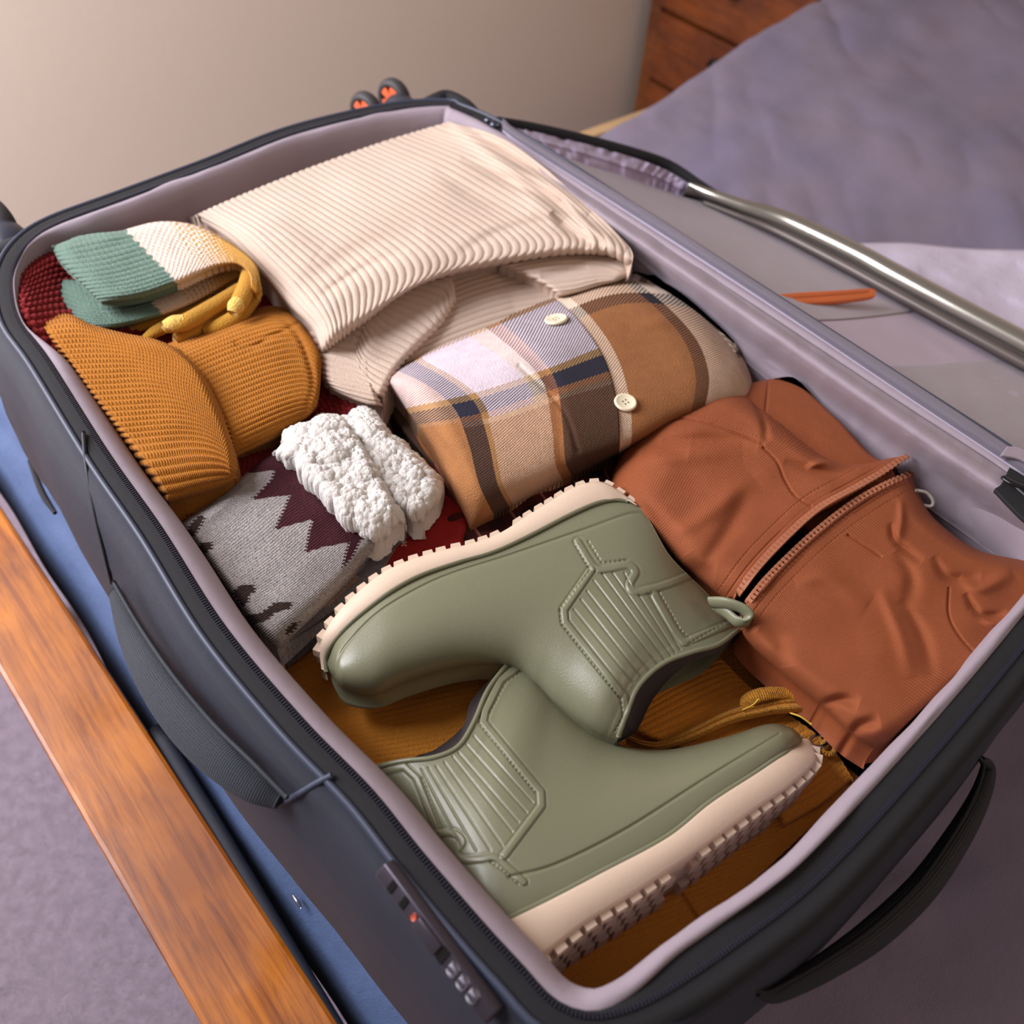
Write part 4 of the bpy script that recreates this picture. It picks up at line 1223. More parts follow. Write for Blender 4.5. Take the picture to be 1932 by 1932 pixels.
def socks():
    gm = material('grey_sock_knit', attr=True, rough=1.0, sheen=0.0, bumps=[('noise', 1000, 1.5), ('twill', 700, 0.6)])
    zig = [(455, 862), (467, 893), (518, 887), (512, 905), (475, 943), (510, 938), (547, 934), (540, 950), (518, 1000), (550, 990), (590, 980), (584, 1000), (576, 1043),
           (610, 1032), (659, 1023), (652, 1045), (645, 1075), (665, 1050), (680, 1020), (720, 1000), (740, 960), (640, 900), (560, 830), (500, 820)]
    brown = [[(352, 1012), (358, 990), (376, 972), (388, 975), (380, 990), (362, 1018)],
             [(368, 1038), (380, 1024), (400, 1022), (400, 1034), (385, 1048), (372, 1050)],
             [(438, 1118), (452, 1104), (478, 1103), (483, 1114), (470, 1124), (470, 1136), (455, 1146), (448, 1130)],
             [(466, 1160), (490, 1158), (520, 1136), (553, 1136), (548, 1148), (520, 1156), (505, 1170), (480, 1178)],
             [(538, 1190), (552, 1176), (566, 1172), (556, 1188), (542, 1200)]]

    def melange(p):
        n = rng.random(p.u.shape)[..., None]
        P = UA(p.PX, p.PY, p.H)
        st = vnoise(p.u * 40, p.v * 5 + 3, 1.0, 8)[..., None]
        p.col *= 0.80 + 0.34 * n + 0.08 * st
    # lower sock of the pair
    t2 = thing('fleece_lined_sock', 'grey knit sock with white fleece cuff, underneath and nearer the upper boot', 'sock', tuple(U(680, 1100, -0.08)), 'fleece lined socks')
    p = Patch([[(540, 1090), (620, 1040), (700, 985), (750, 940)], [(580, 1130), (650, 1090), (720, 1040), (790, 990)],
               [(545, 1190), (630, 1140), (705, 1080), (760, 1020)], [(528, 1232), (605, 1175), (690, 1118), (724, 1082)]],
              200, 240, base=-0.066, T=0.018, w=(0.1, 0.22, 0.05, 0.15)).color((138, 132, 134))
    p.fold([(560, 1170), (640, 1110), (700, 1060)], 6, -0.003)
    p.paint(pdist(p.PX, p.PY, [(615, 1142), (672, 1090)])[0] < 4, (206, 168, 138))
    p.paint(inpoly(p.PX, p.PY, [(640, 1060), (700, 1000), (715, 1040), (680, 1068)]), (176, 186, 204))
    melange(p)
    p.build('foot', gm, t2, T=0.012, r=0.006)
    # upper sock
    t1 = thing('fleece_lined_sock', 'grey knit sock with maroon zigzag, brown motifs and white fleece cuff, lying on top', 'sock', tuple(U(520, 1020, -0.06)), 'fleece lined socks')
    c = [[(338, 990), (398, 946), (453, 902), (507, 860), (580, 820)],
         [(372, 1035), (440, 975), (510, 920), (590, 880), (640, 860)],
         [(420, 1100), (500, 1045), (570, 985), (640, 940), (690, 910)],
         [(468, 1165), (550, 1110), (620, 1050), (680, 1000), (735, 970)],
         [(523, 1226), (590, 1165), (650, 1105), (700, 1045), (760, 1000)]]
    p = Patch(c, 380, 420, base=-0.048, T=0.022, w=(0.14, 0.14, 0.05, 0.1), wav=0.0015, wsc=0.04, seed=81).color((176, 168, 166))
    jx = p.PX + 2.5 * np.sign(np.sin(p.PY * 1.0)); 
    p.paint(inpoly(jx, p.PY, zig), (70, 12, 28))
    for b in brown:
        p.paint(inpoly(jx, p.PY, b), (58, 38, 30))
    melange(p)
    p.D = 0.00025 * np.sin(p.u * 380 * 1.2)
    p.fold([(560, 900), (600, 950), (650, 1000)], 14, 0.002)
    p.build('foot', gm, t1, T=0.014, r=0.006)
    # fleece cuffs
    sm = material('sherpa_fleece', (222, 216, 210), rough=1.0, sheen=0.21, bumps=[('noise', 1300, 1.2)])
    sm.node_tree.nodes['Principled BSDF'].inputs['Subsurface Weight'].default_value = 0.6
    sm.node_tree.nodes['Principled BSDF'].inputs['Subsurface Radius'].default_value = (0.004, 0.0035, 0.003)
    sm.node_tree.nodes['Principled BSDF'].inputs['Subsurface Scale'].default_value = 1.0

    def sherpa(ctrl, parent, base, T, seed, n=330):
        p = Patch(ctrl, n, n, base=base, T=T, w=(0.28, 0.28, 0.25, 0.28))
        P = UA(p.PX, p.PY, p.H)
        g = np.random.default_rng(seed)
        x0, x1 = P[..., 0].min(), P[..., 0].max(); y0, y1 = P[..., 1].min(), P[..., 1].max()
        B = np.zeros(p.H.shape)
        for cnt, r0, r1, k in ((60, 0.008, 0.012, 0.45), (520, 0.0030, 0.0052, 0.62), (1700, 0.0012, 0.0021, 0.5)):
            H = np.zeros(p.H.shape)
            for _ in range(cnt):
                cx, cy, r = g.uniform(x0, x1), g.uniform(y0, y1), g.uniform(r0, r1)
                wx = np.abs(P[..., 0] - cx) < r
                idx = np.nonzero(wx & (np.abs(P[..., 1] - cy) < r))
                if len(idx[0]) == 0: continue
                d2 = (P[..., 0][idx] - cx) ** 2 + (P[..., 1][idx] - cy) ** 2
                H[idx] = np.maximum(H[idx], np.sqrt(np.clip(r * r - d2, 0, None)) * k * g.uniform(0.6, 1))
            B += H
        p.D = B - 0.006
        return p.build('fleece_cuff', sm, parent, T=0.012, r=0.006)
    sherpa([[(640, 782), (690, 768), (735, 800), (790, 858), (838, 905)],
            [(650, 820), (700, 815), (745, 850), (790, 895), (838, 928)],
            [(670, 870), (710, 870), (745, 905), (785, 935), (825, 950)],
            [(700, 930), (725, 940), (750, 965), (775, 985), (800, 985)]], t2, -0.035, 0.022, 5)
    sherpa([[(512, 850), (550, 800), (595, 782), (640, 782), (668, 812)],
            [(525, 872), (575, 850), (625, 835), (675, 845), (712, 872)],
            [(565, 912), (615, 895), (670, 888), (710, 905), (742, 930)],
            [(615, 958), (650, 945), (700, 940), (735, 950), (765, 972)],
            [(658, 1010), (690, 1020), (712, 1022), (742, 1008), (768, 990)]], t1, -0.030, 0.028, 6, 400)
    # red sock with small white knit motifs
    rm = material('red_knit', attr=True, rough=1.0, sheen=0.0, bumps=[('noise', 900, 1.6)])
    p = Patch([[(690, 1010), (760, 960), (830, 930), (880, 960)], [(700, 1040), (770, 1000), (840, 960), (890, 990)],
               [(715, 1075), (780, 1050), (840, 1010), (880, 1020)], [(730, 1110), (790, 1085), (850, 1050), (890, 1040)]],
              160, 220, base=-0.066, T=0.016, w=(0.15, 0.2, 0.08, 0.15)).color((158, 26, 26))
    for px_, py_ in ((748, 1008), (760, 1016), (757, 1002), (771, 1008), (775, 994), (787, 999), (745, 1022), (768, 1000), (783, 1012), (796, 990), (762, 1026)):
        for dx, dy in ((0, 0), (3, -3), (-3, -3), (3, 3), (-3, 3)):
            p.paint(np.hypot(p.PX - px_ - dx, p.PY - py_ - dy) < 1.9, (226, 198, 190))
    o = p.build('red_sock', rm, None, T=0.04, r=0.012)
    props(o, 'red knit sock with small white flecks peeking out under the white fleece', 'sock')


def mustard_dress():
    t = thing('corduroy_dress', 'mustard fine-ribbed corduroy dress with waist tie, lying flat under both boots', 'dress', tuple(U(1000, 1500, -0.14)))
    m = material('mustard_corduroy', (212, 134, 38), rough=1.0, sheen=0.14, bumps=[('noise', 1000, 1.4)])
    c = [[(500, 1240), (640, 1175), (800, 1150), (1050, 1100), (1300, 1150), (1400, 1215)],
         [(590, 1360), (720, 1330), (900, 1290), (1130, 1250), (1360, 1260), (1470, 1330)],
         [(680, 1470), (820, 1450), (1000, 1420), (1200, 1390), (1400, 1380), (1560, 1420)],
         [(800, 1610), (940, 1580), (1120, 1560), (1320, 1530), (1480, 1500), (1625, 1475)],
         [(960, 1780), (1080, 1740), (1220, 1700), (1360, 1650), (1480, 1600), (1600, 1540)],
         [(1060, 1960), (1150, 1910), (1240, 1860), (1340, 1790), (1450, 1700), (1560, 1620)]]
    p = Patch(c, 560, 330, base=-0.090, T=0.006, w=(0.03, 0.02, 0.03, 0.06), wav=0.003, wsc=0.10, seed=91)
    p.D = 0.0007 * (np.abs(np.sin(p.u * 70 * np.pi)) ** 0.6 - 0.5)
    for poly, w, a in (([(1230, 1590), (1275, 1670), (1330, 1755)], 4, -0.003), ([(1250, 1600), (1290, 1670)], 18, 0.002), ([(540, 1215), (590, 1200), (640, 1165)], 5, -0.002),
                       ([(640, 1350), (780, 1300), (900, 1290)], 30, -0.002)):
        p.fold(poly, w, a)
    p.build('skirt', m, t, T=0.05, r=0.006)
    # overlapping bodice corner at the right
    c = [[(1170, 1330), (1260, 1270), (1340, 1235), (1360, 1240)],
         [(1200, 1380), (1300, 1330), (1390, 1290), (1420, 1300)],
         [(1300, 1420), (1400, 1400), (1480, 1350), (1490, 1355)],
         [(1420, 1470), (1500, 1450), (1560, 1410), (1570, 1415)],
         [(1480, 1560), (1550, 1520), (1605, 1475), (1612, 1480)]]
    p = Patch(c, 300, 160, base=-0.082, T=0.006, w=(0.05, 0.05, 0.05, 0.10))
    p.D = 0.0008 * (np.abs(np.sin(p.u * 26 * np.pi)) ** 0.6 - 0.5)
    p.build('bodice', m, t, T=0.02, r=0.006)
    my = material('mustard_tie', (216, 146, 40), rough=1.0, sheen=0.14, bumps=[('rib', 700, 1.0), ('noise', 900, 1)])
    a_ = [(1182, 1394, -0.075), (1215, 1408, -0.073), (1250, 1410, -0.072), (1310, 1392, -0.070), (1380, 1362, -0.068), (1450, 1345, -0.065), (1500, 1340, -0.064), (1524, 1342, -0.066)]
    b_ = [(1182, 1388, -0.075), (1218, 1398, -0.073), (1250, 1397, -0.072), (1305, 1374, -0.070), (1370, 1342, -0.068), (1440, 1322, -0.065), (1490, 1314, -0.064), (1518, 1320, -0.066)]
    p = Patch([a_, b_], 24, 220, base=0.002); p.H += 0.002 * np.abs(np.sin(p.u * np.pi * 2)) 
    p.build('waist_tie', my, t, T=0.005, r=0.001)
    tube('tie_loop', [U(1408, 1345, -0.07), U(1412, 1322, -0.062), U(1440, 1310, -0.058), U(1480, 1308, -0.06), U(1515, 1318, -0.062), U(1528, 1345, -0.066)], [0.004, 0.005, 0.005, 0.0045, 0.004, 0.003], my, t, n=40, k=12, flat=0.6)
    th = material('yellow_thread', (236, 190, 70), rough=0.9)
    tube('loose_thread', [U(1490, 1345, -0.058), U(1510, 1352, -0.056), U(1530, 1366, -0.058)], 0.0006, th, t, n=14, k=6)
    tube('loose_thread', [U(1400, 1340, -0.062), U(1420, 1330, -0.058), U(1432, 1318, -0.055)], 0.0005, th, t, n=14, k=6)
    ring = [U(1545 + 16 * math.cos(a) , 1398 + 11 * math.sin(a), -0.068) for a in np.linspace(0, 2 * math.pi, 14, endpoint=False)]
    tube('metal_ring', ring, 0.0011, material('ring_steel', (170, 170, 175), rough=0.25, metallic=1.0), t, n=40, k=8, closed=True)
    ring = [U(1564 + 12 * math.cos(a), 1410 + 13 * math.sin(a), -0.070) for a in np.linspace(0, 2 * math.pi, 12, endpoint=False)]
    tube('button_loop', ring, 0.0019, my, t, n=40, k=10, closed=True)


def jacket():
    t = thing('rain_jacket', 'rust orange ripstop jacket with open zip, folded beside the hinge', 'jacket', tuple(U(1550, 1100, -0.1)))
    m = material('rust_ripstop', (150, 76, 36), rough=0.72, sheen=0.0, bumps=[('grid', 460, 0.55), ('noise', 60, 0.6)])
    inner = material('jacket_lining_black', (22, 18, 24), rough=0.8)
    # black inner lining seen in the gap
    p = Patch([[(1340, 1150), (1450, 1010), (1600, 915), (1690, 884)], [(1400, 1175), (1510, 1060), (1640, 960), (1712, 912)]], 40, 80, base=-0.052)
    p.build('lining', inner, t, T=0.02, r=0.004)
    p = Patch([[(1500, 980), (1590, 925), (1680, 880)], [(1540, 1015), (1620, 960), (1700, 915)]], 30, 60, base=-0.036, T=0.004, w=(0.3, 0.3, 0.2, 0.2))
    p.build('inner_placket', m, t, T=0.01, r=0.003)
    # back sleeve
    c = [[(1365, 735), (1410, 724), (1455, 715), (1492, 711), (1512, 722)],
         [(1420, 780), (1460, 765), (1500, 752), (1535, 752), (1552, 768)],
         [(1450, 830), (1500, 815), (1545, 800), (1580, 796), (1600, 812)],
         [(1490, 880), (1540, 870), (1590, 858), (1630, 852), (1652, 866)],
         [(1550, 910), (1600, 900), (1650, 885), (1680, 880), (1695, 885)]]
    p = Patch(c, 160, 140, base=-0.050, T=0.016, w=(0.2, 0.1, 0.1, 0.3), wav=0.001, wsc=0.05, seed=101)
    p.fold([(1450, 715), (1444, 790), (1450, 830)], 2.2, -0.0016)
    p.build('sleeve', m, t, T=0.05, r=0.014)
    # left front
    c = [[(1150, 940), (1200, 985), (1262, 1045), (1320, 1095), (1378, 1142)],
         [(1158, 890), (1232, 945), (1310, 1005), (1372, 1045), (1423, 1078)],
         [(1190, 830), (1270, 875), (1350, 930), (1420, 975), (1478, 1020)],
         [(1235, 778), (1320, 815), (1405, 860), (1475, 915), (1540, 962)],
         [(1290, 750), (1370, 775), (1445, 825), (1530, 880), (1612, 923)],
         [(1345, 738), (1405, 745), (1465, 790), (1580, 872), (1708, 860)]]
    p = Patch(c, 330, 330, base=-0.046, T=0.034, w=(0.20, 0.18, 0.26, 0.0), wav=0.0022, wsc=0.045, seed=102)
    for poly, w, a in (([(1232, 800), (1260, 795), (1290, 790), (1340, 800), (1440, 838)], 2.4, -0.0016),
                       ([(1210, 855), (1240, 840), (1300, 850)], 14, -0.003), ([(1440, 845), (1465, 870), (1480, 905), (1500, 935), (1530, 955)], 2.2, -0.0018),
                       ([(1160, 905), (1220, 870), (1300, 860), (1400, 850)], 16, 0.003), ([(1250, 830), (1340, 830), (1430, 840)], 12, -0.0035),
                       ([(1330, 1060), (1380, 990), (1410, 920)], 16, -0.003), ([(1270, 1010), (1350, 960), (1420, 900)], 18, 0.003),
                       ([(1410, 735), (1440, 790), (1447, 835)], 6, -0.004), ([(1480, 870), (1560, 890), (1620, 880)], 10, -0.004), ([(1520, 885), (1560, 870), (1640, 868)], 8, 0.004),
                       ([(1290, 1075), (1350, 1085)], 20, -0.003), ([(1190, 930), (1230, 960), (1290, 1050)], 16, -0.003)):
        p.fold(poly, w, a)
    zl = [(1377, 1137), (1420, 1077), (1475, 1018), (1540, 960), (1612, 920), (1665, 890), (1706, 861)]
    off = [(x - 22, y - 22) for x, y in zl]
    p.stitch(off, 8, 1.6, 0.0005); p.stitch([(x - 9, y - 9) for x, y in zl], 300, 1.8, 0.0006)
    p.stitch([(x + 4, y - 10) for x, y in [(1232, 800), (1260, 795), (1290, 790), (1340, 800), (1440, 838)]], 8, 1.4, 0.0004)
    p.build('left_front', m, t, T=0.012, r=0.002)
    pl = p
    # right front
    c = [[(1398, 1160), (1406, 1205), (1480, 1275), (1552, 1335), (1604, 1384), (1648, 1414)],
         [(1428, 1120), (1460, 1180), (1530, 1240), (1610, 1290), (1670, 1335), (1730, 1385)],
         [(1480, 1065), (1530, 1120), (1600, 1170), (1690, 1215), (1770, 1260), (1830, 1300)],
         [(1545, 1005), (1600, 1060), (1670, 1110), (1760, 1145), (1850, 1180), (1930, 1210)],
         [(1625, 945), (1670, 985), (1730, 1035), (1810, 1080), (1900, 1115), (1990, 1140)],
         [(1720, 896), (1735, 935), (1765, 980), (1840, 1035), (1920, 1055), (2010, 1070)]]
    p = Patch(c, 330, 360, base=-0.048, T=0.032, w=(0.16, 0.10, 0.0, 0.14), wav=0.0024, wsc=0.05, seed=103)
    for poly, w, a in (([(1600, 1010), (1630, 1028), (1662, 1050)], 2.4, -0.0018), ([(1790, 1110), (1790, 1160), (1810, 1200), (1850, 1245)], 2.2, -0.0018),
                       ([(1690, 1040), (1720, 1090), (1710, 1150)], 14, -0.0035), ([(1760, 1050), (1790, 1090), (1850, 1090)], 10, -0.004), ([(1820, 1120), (1850, 1160), (1900, 1160)], 8, -0.005),
                       ([(1810, 1090), (1850, 1110), (1910, 1080)], 12, 0.004), ([(1830, 1150), (1880, 1175), (1932, 1150)], 9, 0.004),
                       ([(1700, 1130), (1740, 1200), (1760, 1280)], 12, -0.003), ([(1660, 1110), (1700, 1200), (1720, 1280)], 14, 0.003),
                       ([(1570, 1340), (1600, 1380), (1630, 1420)], 12, 0.004), ([(1545, 1330), (1590, 1320), (1620, 1330)], 10, -0.005), ([(1600, 1400), (1620, 1370), (1660, 1360)], 10, -0.005),
                       ([(1500, 1100), (1560, 1090), (1640, 1140)], 18, 0.003), ([(1680, 985), (1690, 1020), (1740, 1060)], 8, -0.004), ([(1700, 940), (1700, 985), (1690, 1030)], 8, 0.003),
                       ([(1430, 1190), (1470, 1215), (1480, 1260)], 16, -0.003)):
        p.fold(poly, w, a)
    zr = [(1400, 1160), (1440, 1107), (1500, 1045), (1560, 991), (1620, 948), (1680, 912), (1722, 896)]
    p.stitch([(x + 22, y + 20) for x, y in zr], 8, 1.6, 0.0005); p.stitch([(x + 10, y + 10) for x, y in zr], 300, 1.8, 0.0006)
    p.build('right_front', m, t, T=0.016, r=0.006)
    # zip tapes and teeth
    zm = material('rust_zip_teeth', (176, 112, 82), rough=0.35)
    for side, (pp, zz, sg) in enumerate(((pl, zl, -1), (p, zr, 1))):
        q = arc(spl(zz, 120), 50 if side == 0 else 48)
        V = []; Fc = []; last = None
        W = []
        for x, y in q:
            d = (pp.PX - x) ** 2 + (pp.PY - y) ** 2; i = np.unravel_index(d.argmin(), d.shape)
            W.append(pp.P[i] + pp.N[i] * 0.0006)
        W = np.array(W)
        for _ in range(3): W[1:-1] = (W[:-2] + 2 * W[1:-1] + W[2:]) / 4
        for i, c_ in enumerate(W):
            tt = W[min(i + 1, len(W) - 1)] - W[max(i - 1, 0)]; tt /= np.linalg.norm(tt)
            n_ = np.array([0, 0, 1.0]); s_ = np.cross(tt, n_); s_ /= np.linalg.norm(s_); s_ = s_ * (1 if (UA(0, 0, 0)[0] * 0 + 1) else 1)
            # towards the gap
            gap = 1 if side == 0 else -1
            s_ = s_ * gap
            b = len(V)
            for l0, l1, hw in ((-0.0010, 0.0018, 0.0011), (0.0016, 0.0036, 0.0017)):
                b = len(V)
                for a in (l0, l1):
                    for w_ in (-hw, hw):
                        for h_ in (-0.0004, 0.0024):
                            V.append(c_ + s_ * a + tt * w_ + n_ * h_)
                Fc += [[b, b + 1, b + 3, b + 2], [b + 4, b + 6, b + 7, b + 5], [b, b + 4, b + 5, b + 1], [b + 2, b + 3, b + 7, b + 6], [b, b + 2, b + 6, b + 4], [b + 1, b + 5, b + 7, b + 3]]
        o = raw('zipper_teeth', V, Fc, zm, t, False); o['kind'] = 'stuff'
        gap = 1 if side == 0 else -1
        tube('zipper_tape', [w_ + np.array([0, 0, 0.0002]) for w_ in W[::6]], [0.0019] * len(W[::6]), material('rust_zip_tape', (150, 84, 58), rough=0.8), t, n=80, k=8, flat=0.35)
    tube('elastic_loop', [U(1728, 925, -0.03), U(1748, 930, -0.032), U(1760, 944, -0.036), U(1757, 955, -0.04), U(1738, 952, -0.042), U(1726, 944, -0.044)], 0.0013,
         material('grey_elastic', (196, 188, 176), rough=0.7), t, n=40, k=8)
    q = U(1673, 905, -0.028)
    tube('snap_stud', [q, q + np.array([0, 0, 0.004])], 0.0028, material('snap_metal', (190, 195, 205), rough=0.2, metallic=1.0), t, n=4, k=16)
    return t


def boots():
    rub = material('green_rubber', (120, 120, 95), rough=0.36, spec=0.5, coat=0.15, bumps=[('noise', 1400, 0.2)])
    sole_m = material('beige_sole', (212, 188, 166), rough=0.55, bumps=[('noise', 900, 0.2)])
    tread = material('sole_tread', (188, 162, 142), rough=0.6)
    blk = material('boot_lining', (46, 36, 36), rough=1.0, sheen=0.10, bumps=[('weave', 800, 1.5)])

    def boot(label, body, mid_last, h0, tprof, soleouter, solejoint, collar_in, frame, wave, flutes, back, tilt, stitches, dep, treadside, group, hfix=0.0):
        cen = U(*body[3][1], h0 - 0.04)
        t = thing('rubber_boot', label, 'boot', tuple(cen), group)
        nS = len(body)
        rows = []
        for k, (a, b) in enumerate(body):
            a = np.array(a, float); b = np.array(b, float)
            if k == nS - 1:
                rows.append([tuple(q) for q in spl([a] + [np.array(q, float) for q in mid_last] + [b], 7)])
            else:
                q = [tuple(a + (b - a) * f) for f in np.linspace(0, 1, 7)]
                if k == nS - 2:
                    c2 = spl([a] + [a + (b - a) * f + (np.array(mid_last[i]) - (np.array(body[-1][0]) + (np.array(body[-1][1]) - np.array(body[-1][0])) * f)) * 0.45 for i, f in enumerate(np.linspace(0, 1, len(mid_last) + 2)[1:-1])] + [b], 7)
                    q = [tuple(x) for x in c2]
                rows.append(q)
        p = Patch(rows, 460, 240, base=0)
        u, v = p.u, p.v
        tk = np.convolve(np.pad(np.interp(np.linspace(0, 1, p.nu), np.linspace(0, 1, len(tprof)), tprof), 30, 'edge'), np.ones(61) / 61, 'valid')
        th = np.broadcast_to(tk[:, None], u.shape)
        s0 = np.convolve(np.pad(np.interp(np.linspace(0, 1, p.nu), [0, 0.12, 0.25, 0.55, 0.74, 0.86, 1.0], [0.95, 0.55, 0.35, 0.30, 0.45, 0.9, 0.95]), 30, 'edge'), np.ones(61) / 61, 'valid')[:, None]
        sv = -s0 + (s0 + 0.985) * v
        prof = np.sqrt(np.clip(1 - np.abs(sv) ** 2.3, 0, 1))
        toe = E(u, 0.10) * 0.75 + 0.25
        p.H = h0 - 0.040 + tilt * (u - 0.5) + th * prof * toe + hfix
        base_h = h0 - 0.040 + tilt * (u - 0.5) + hfix
        # raised collar, frame ridges, flutes
        p.H += 0.0003 * sst(0.94, 0.96, u)
        for f in frame:
            d, _ = pdist(p.PX, p.PY, f, False)
            p.H += 0.0009 * np.exp(-(d / 6.5) ** 6)
            p.H -= 0.0004 * np.exp(-((d - 8.5) / 1.6) ** 2)
        for f in wave:
            d, _ = pdist(p.PX, p.PY, f, True)
            p.H += 0.0009 * np.exp(-(d / 6.5) ** 6)
            p.H -= 0.0004 * np.exp(-((d - 8.5) / 1.6) ** 2)
        for f in flutes:
            d, _ = pdist(p.PX, p.PY, f, False)
            p.H -= 0.0008 * np.exp(-(d / 1.7) ** 2)
        for f in stitches:
            p.stitch(f, 9, 1.8, 0.0009, False)
        for f, w_, a_ in back:
            p.fold(f, w_, a_)
        P = UA(p.PX, p.PY, p.H)
        # underside mirrored in depth, same footprint: closed boot
        Q = P.copy(); hb = (ZR + base_h)
        Q[..., 2] = hb - (P[..., 2] - hb) * 0.35
        Q = Q[::4, ::4]; nu, nv = P.shape[:2]; mu, mv = Q.shape[:2]
        V = np.concatenate([P.reshape(-1, 3), Q.reshape(-1, 3)])
        Fs = [gridfaces(nu, nv), gridfaces(mu, mv)[:, ::-1] + nu * nv]
        ids = np.arange(nu * nv).reshape(nu, nv); idq = np.arange(mu * mv).reshape(mu, mv) + nu * nv
        # side walls (toe end and both long sides), opening left open
        def wall(A, B):
            out = []
            for i in range(len(B) - 1):
                a0 = A[i * 4:i * 4 + 5]
                for j in range(len(a0) - 1):
                    out.append([a0[j], a0[j + 1], B[i + 1] if j >= 2 else B[i], B[i]] if False else [a0[j], a0[j + 1], B[i], B[i]])
                out.append([a0[-1], B[i + 1], B[i], B[i]])
            return out
        W_ = wall(ids[:, 0], idq[:, 0]) + wall(ids[:, -1], idq[:, -1]) + wall(ids[0, :], idq[0, :])
        Fl = np.concatenate(Fs).tolist() + [[int(x) for x in dict.fromkeys(f)] for f in W_]
        Fl = [f for f in Fl if len(f) >= 3]
        up = raw('upper', V, Fl, rub, t, True)
        p.P = P; p.N = normals(P)
        # rolled collar edge
        tube('collar_edge', [P[-1, j] for j in range(2, nv - 2, 12)] , [0.0016] * len(range(2, nv - 2, 12)), rub, t, n=120, k=10)
        # dark lining inside the opening
        n1, n2 = 110, 24
        ci = spl(collar_in, n1)
        e_ = P[-1, np.linspace(nv - 1, 0, n1).astype(int)] if np.hypot(*(np.array(collar_in[0]) - np.array(body[-1][1]))) < np.hypot(*(np.array(collar_in[0]) - np.array(body[-1][0]))) else P[-1, np.linspace(0, nv - 1, n1).astype(int)]
        hL = np.interp(np.linspace(0, 1, n1), [0, 0.2, 0.5, 0.8, 1], [-0.002, -0.016, -0.022, -0.016, -0.002])
        far = UA(ci[:, 0], ci[:, 1], (e_[:, 2] - ZR) + hL)
        far[:, 2] = np.maximum(far[:, 2], ZR - 0.085)
        G = np.zeros((n2, n1, 3))
        for i, f in enumerate(np.linspace(0, 1, n2)):
            G[i] = (e_ + np.array([0, 0, -0.0012])) * (1 - f) + far * f; G[i, :, 2] -= 0.006 * math.sin(math.pi * f)
        raw('inner_lining', G.reshape(-1, 3), gridfaces(n2, n1), blk, t)
        # ---- sole
        ns = 240
        so = arc(spl(soleouter, 200), ns); sj = arc(spl(solejoint, 200), ns)
        # height of the upper along the joint
        hj = np.interp(np.linspace(0, 1, ns), np.linspace(0, 1, len(tprof)), [0] * len(tprof))
        H = np.zeros(ns)
        edge = np.stack([p.PX[:, 0], p.PY[:, 0]], -1); eh = p.H[:, 0]
        for i in range(ns):
            H[i] = eh[((edge - sj[i]) ** 2).sum(1).argmin()]
        k = np.ones(15) / 15; H = np.convolve(np.pad(H, 7, 'edge'), k, 'valid')
        topi = UA(sj[:, 0], sj[:, 1], H - 0.002); topa = UA(sj[:, 0], sj[:, 1], H + 0.0022)
        m1 = sj + (so - sj) * 0.12
        t2_ = UA(m1[:, 0], m1[:, 1], H + 0.0030)
        m2 = sj + (so - sj) * 0.9
        t3_ = UA(m2[:, 0], m2[:, 1], H + 0.0022)
        t4_ = UA(so[:, 0], so[:, 1], H - 0.0006)
        t5_ = t4_.copy(); t5_[:, 2] -= 0.004
        dq = dep * np.interp(np.linspace(0, 1, ns), [0, 0.06, 0.14, 0.24], [0.15, 0.3, 0.7, 1.0])
        b1 = t4_.copy(); b1[:, 2] -= dq
        b2 = topi.copy(); b2[:, 2] -= dq
        G = np.array([topi, topa, t2_, t3_, t4_, t5_, b1, b2])
        Fc = gridfaces(len(G), ns).tolist()
        K = len(G)
        Fc += [[i * ns for i in range(K)], [i * ns + ns - 1 for i in range(K)][::-1]]
        sl = raw('sole', G.reshape(-1, 3), Fc, sole_m, t)
        # thin green welt above the sole
        tube('welt', [UA(x, y, h + 0.0012) for (x, y), h in zip(sj[::8] , H[::8])], [0.0017] * len(sj[::8]), rub, t, n=140, k=8)
        # tread lugs: rows of blocks along the ground face
        oc = (t4_ + b1) / 2
        tt = np.gradient(t4_, axis=0); tt[:, 2] = 0; tt /= np.linalg.norm(tt, axis=1, keepdims=True)
        inn = t4_ - topi; inn[:, 2] = 0; on = np.stack([tt[:, 1], -tt[:, 0], 0 * tt[:, 0]], -1)
        on *= np.sign((on * inn).sum(1))[:, None]
        L = np.concatenate([[0], np.cumsum(np.linalg.norm(np.diff(t4_, axis=0), axis=1))])
        pitch = 0.0098
        m_ = int(L[-1] / pitch)
        for row, (z0, hz) in enumerate(treadside):
            for j in range(m_):
                s_ = (j + 0.5 + (0.5 if row % 2 else 0)) * pitch
                if s_ > L[-1] - 0.004 or s_ < 0.006: continue
                if 0.57 < s_ / L[-1] < 0.62: continue
                i = int(np.searchsorted(L, s_)); i = min(i, ns - 1)
                if z0 + hz > dq[i] + 0.003: continue
                zz = t4_[i, 2] - z0
                c_ = t4_[i] + on[i] * 0.0010; c_[2] = zz
                boxmesh('tread_lug', c_, np.array([tt[i], on[i], [0, 0, 1]]), (pitch * 0.33, 0.0026, hz), sole_m if row == 0 else tread, sl)
        return t, p

    # ---------------- upper boot
    body = [((616, 1250), (624, 1272)), ((638, 1203), (650, 1301)), ((690, 1150), (710, 1311)), ((752, 1108), (775, 1285)), ((868, 1059), (870, 1259)), ((995, 1012), (960, 1258)),
            ((1110, 958), (1010, 1290)), ((1199, 952), (1046, 1325)), ((1264, 1048), (1092, 1363)), ((1330, 1115), (1128, 1386)), ((1397, 1186), (1163, 1400))]
    mid = [(1345, 1221), (1285, 1236), (1218, 1275), (1185, 1340)]
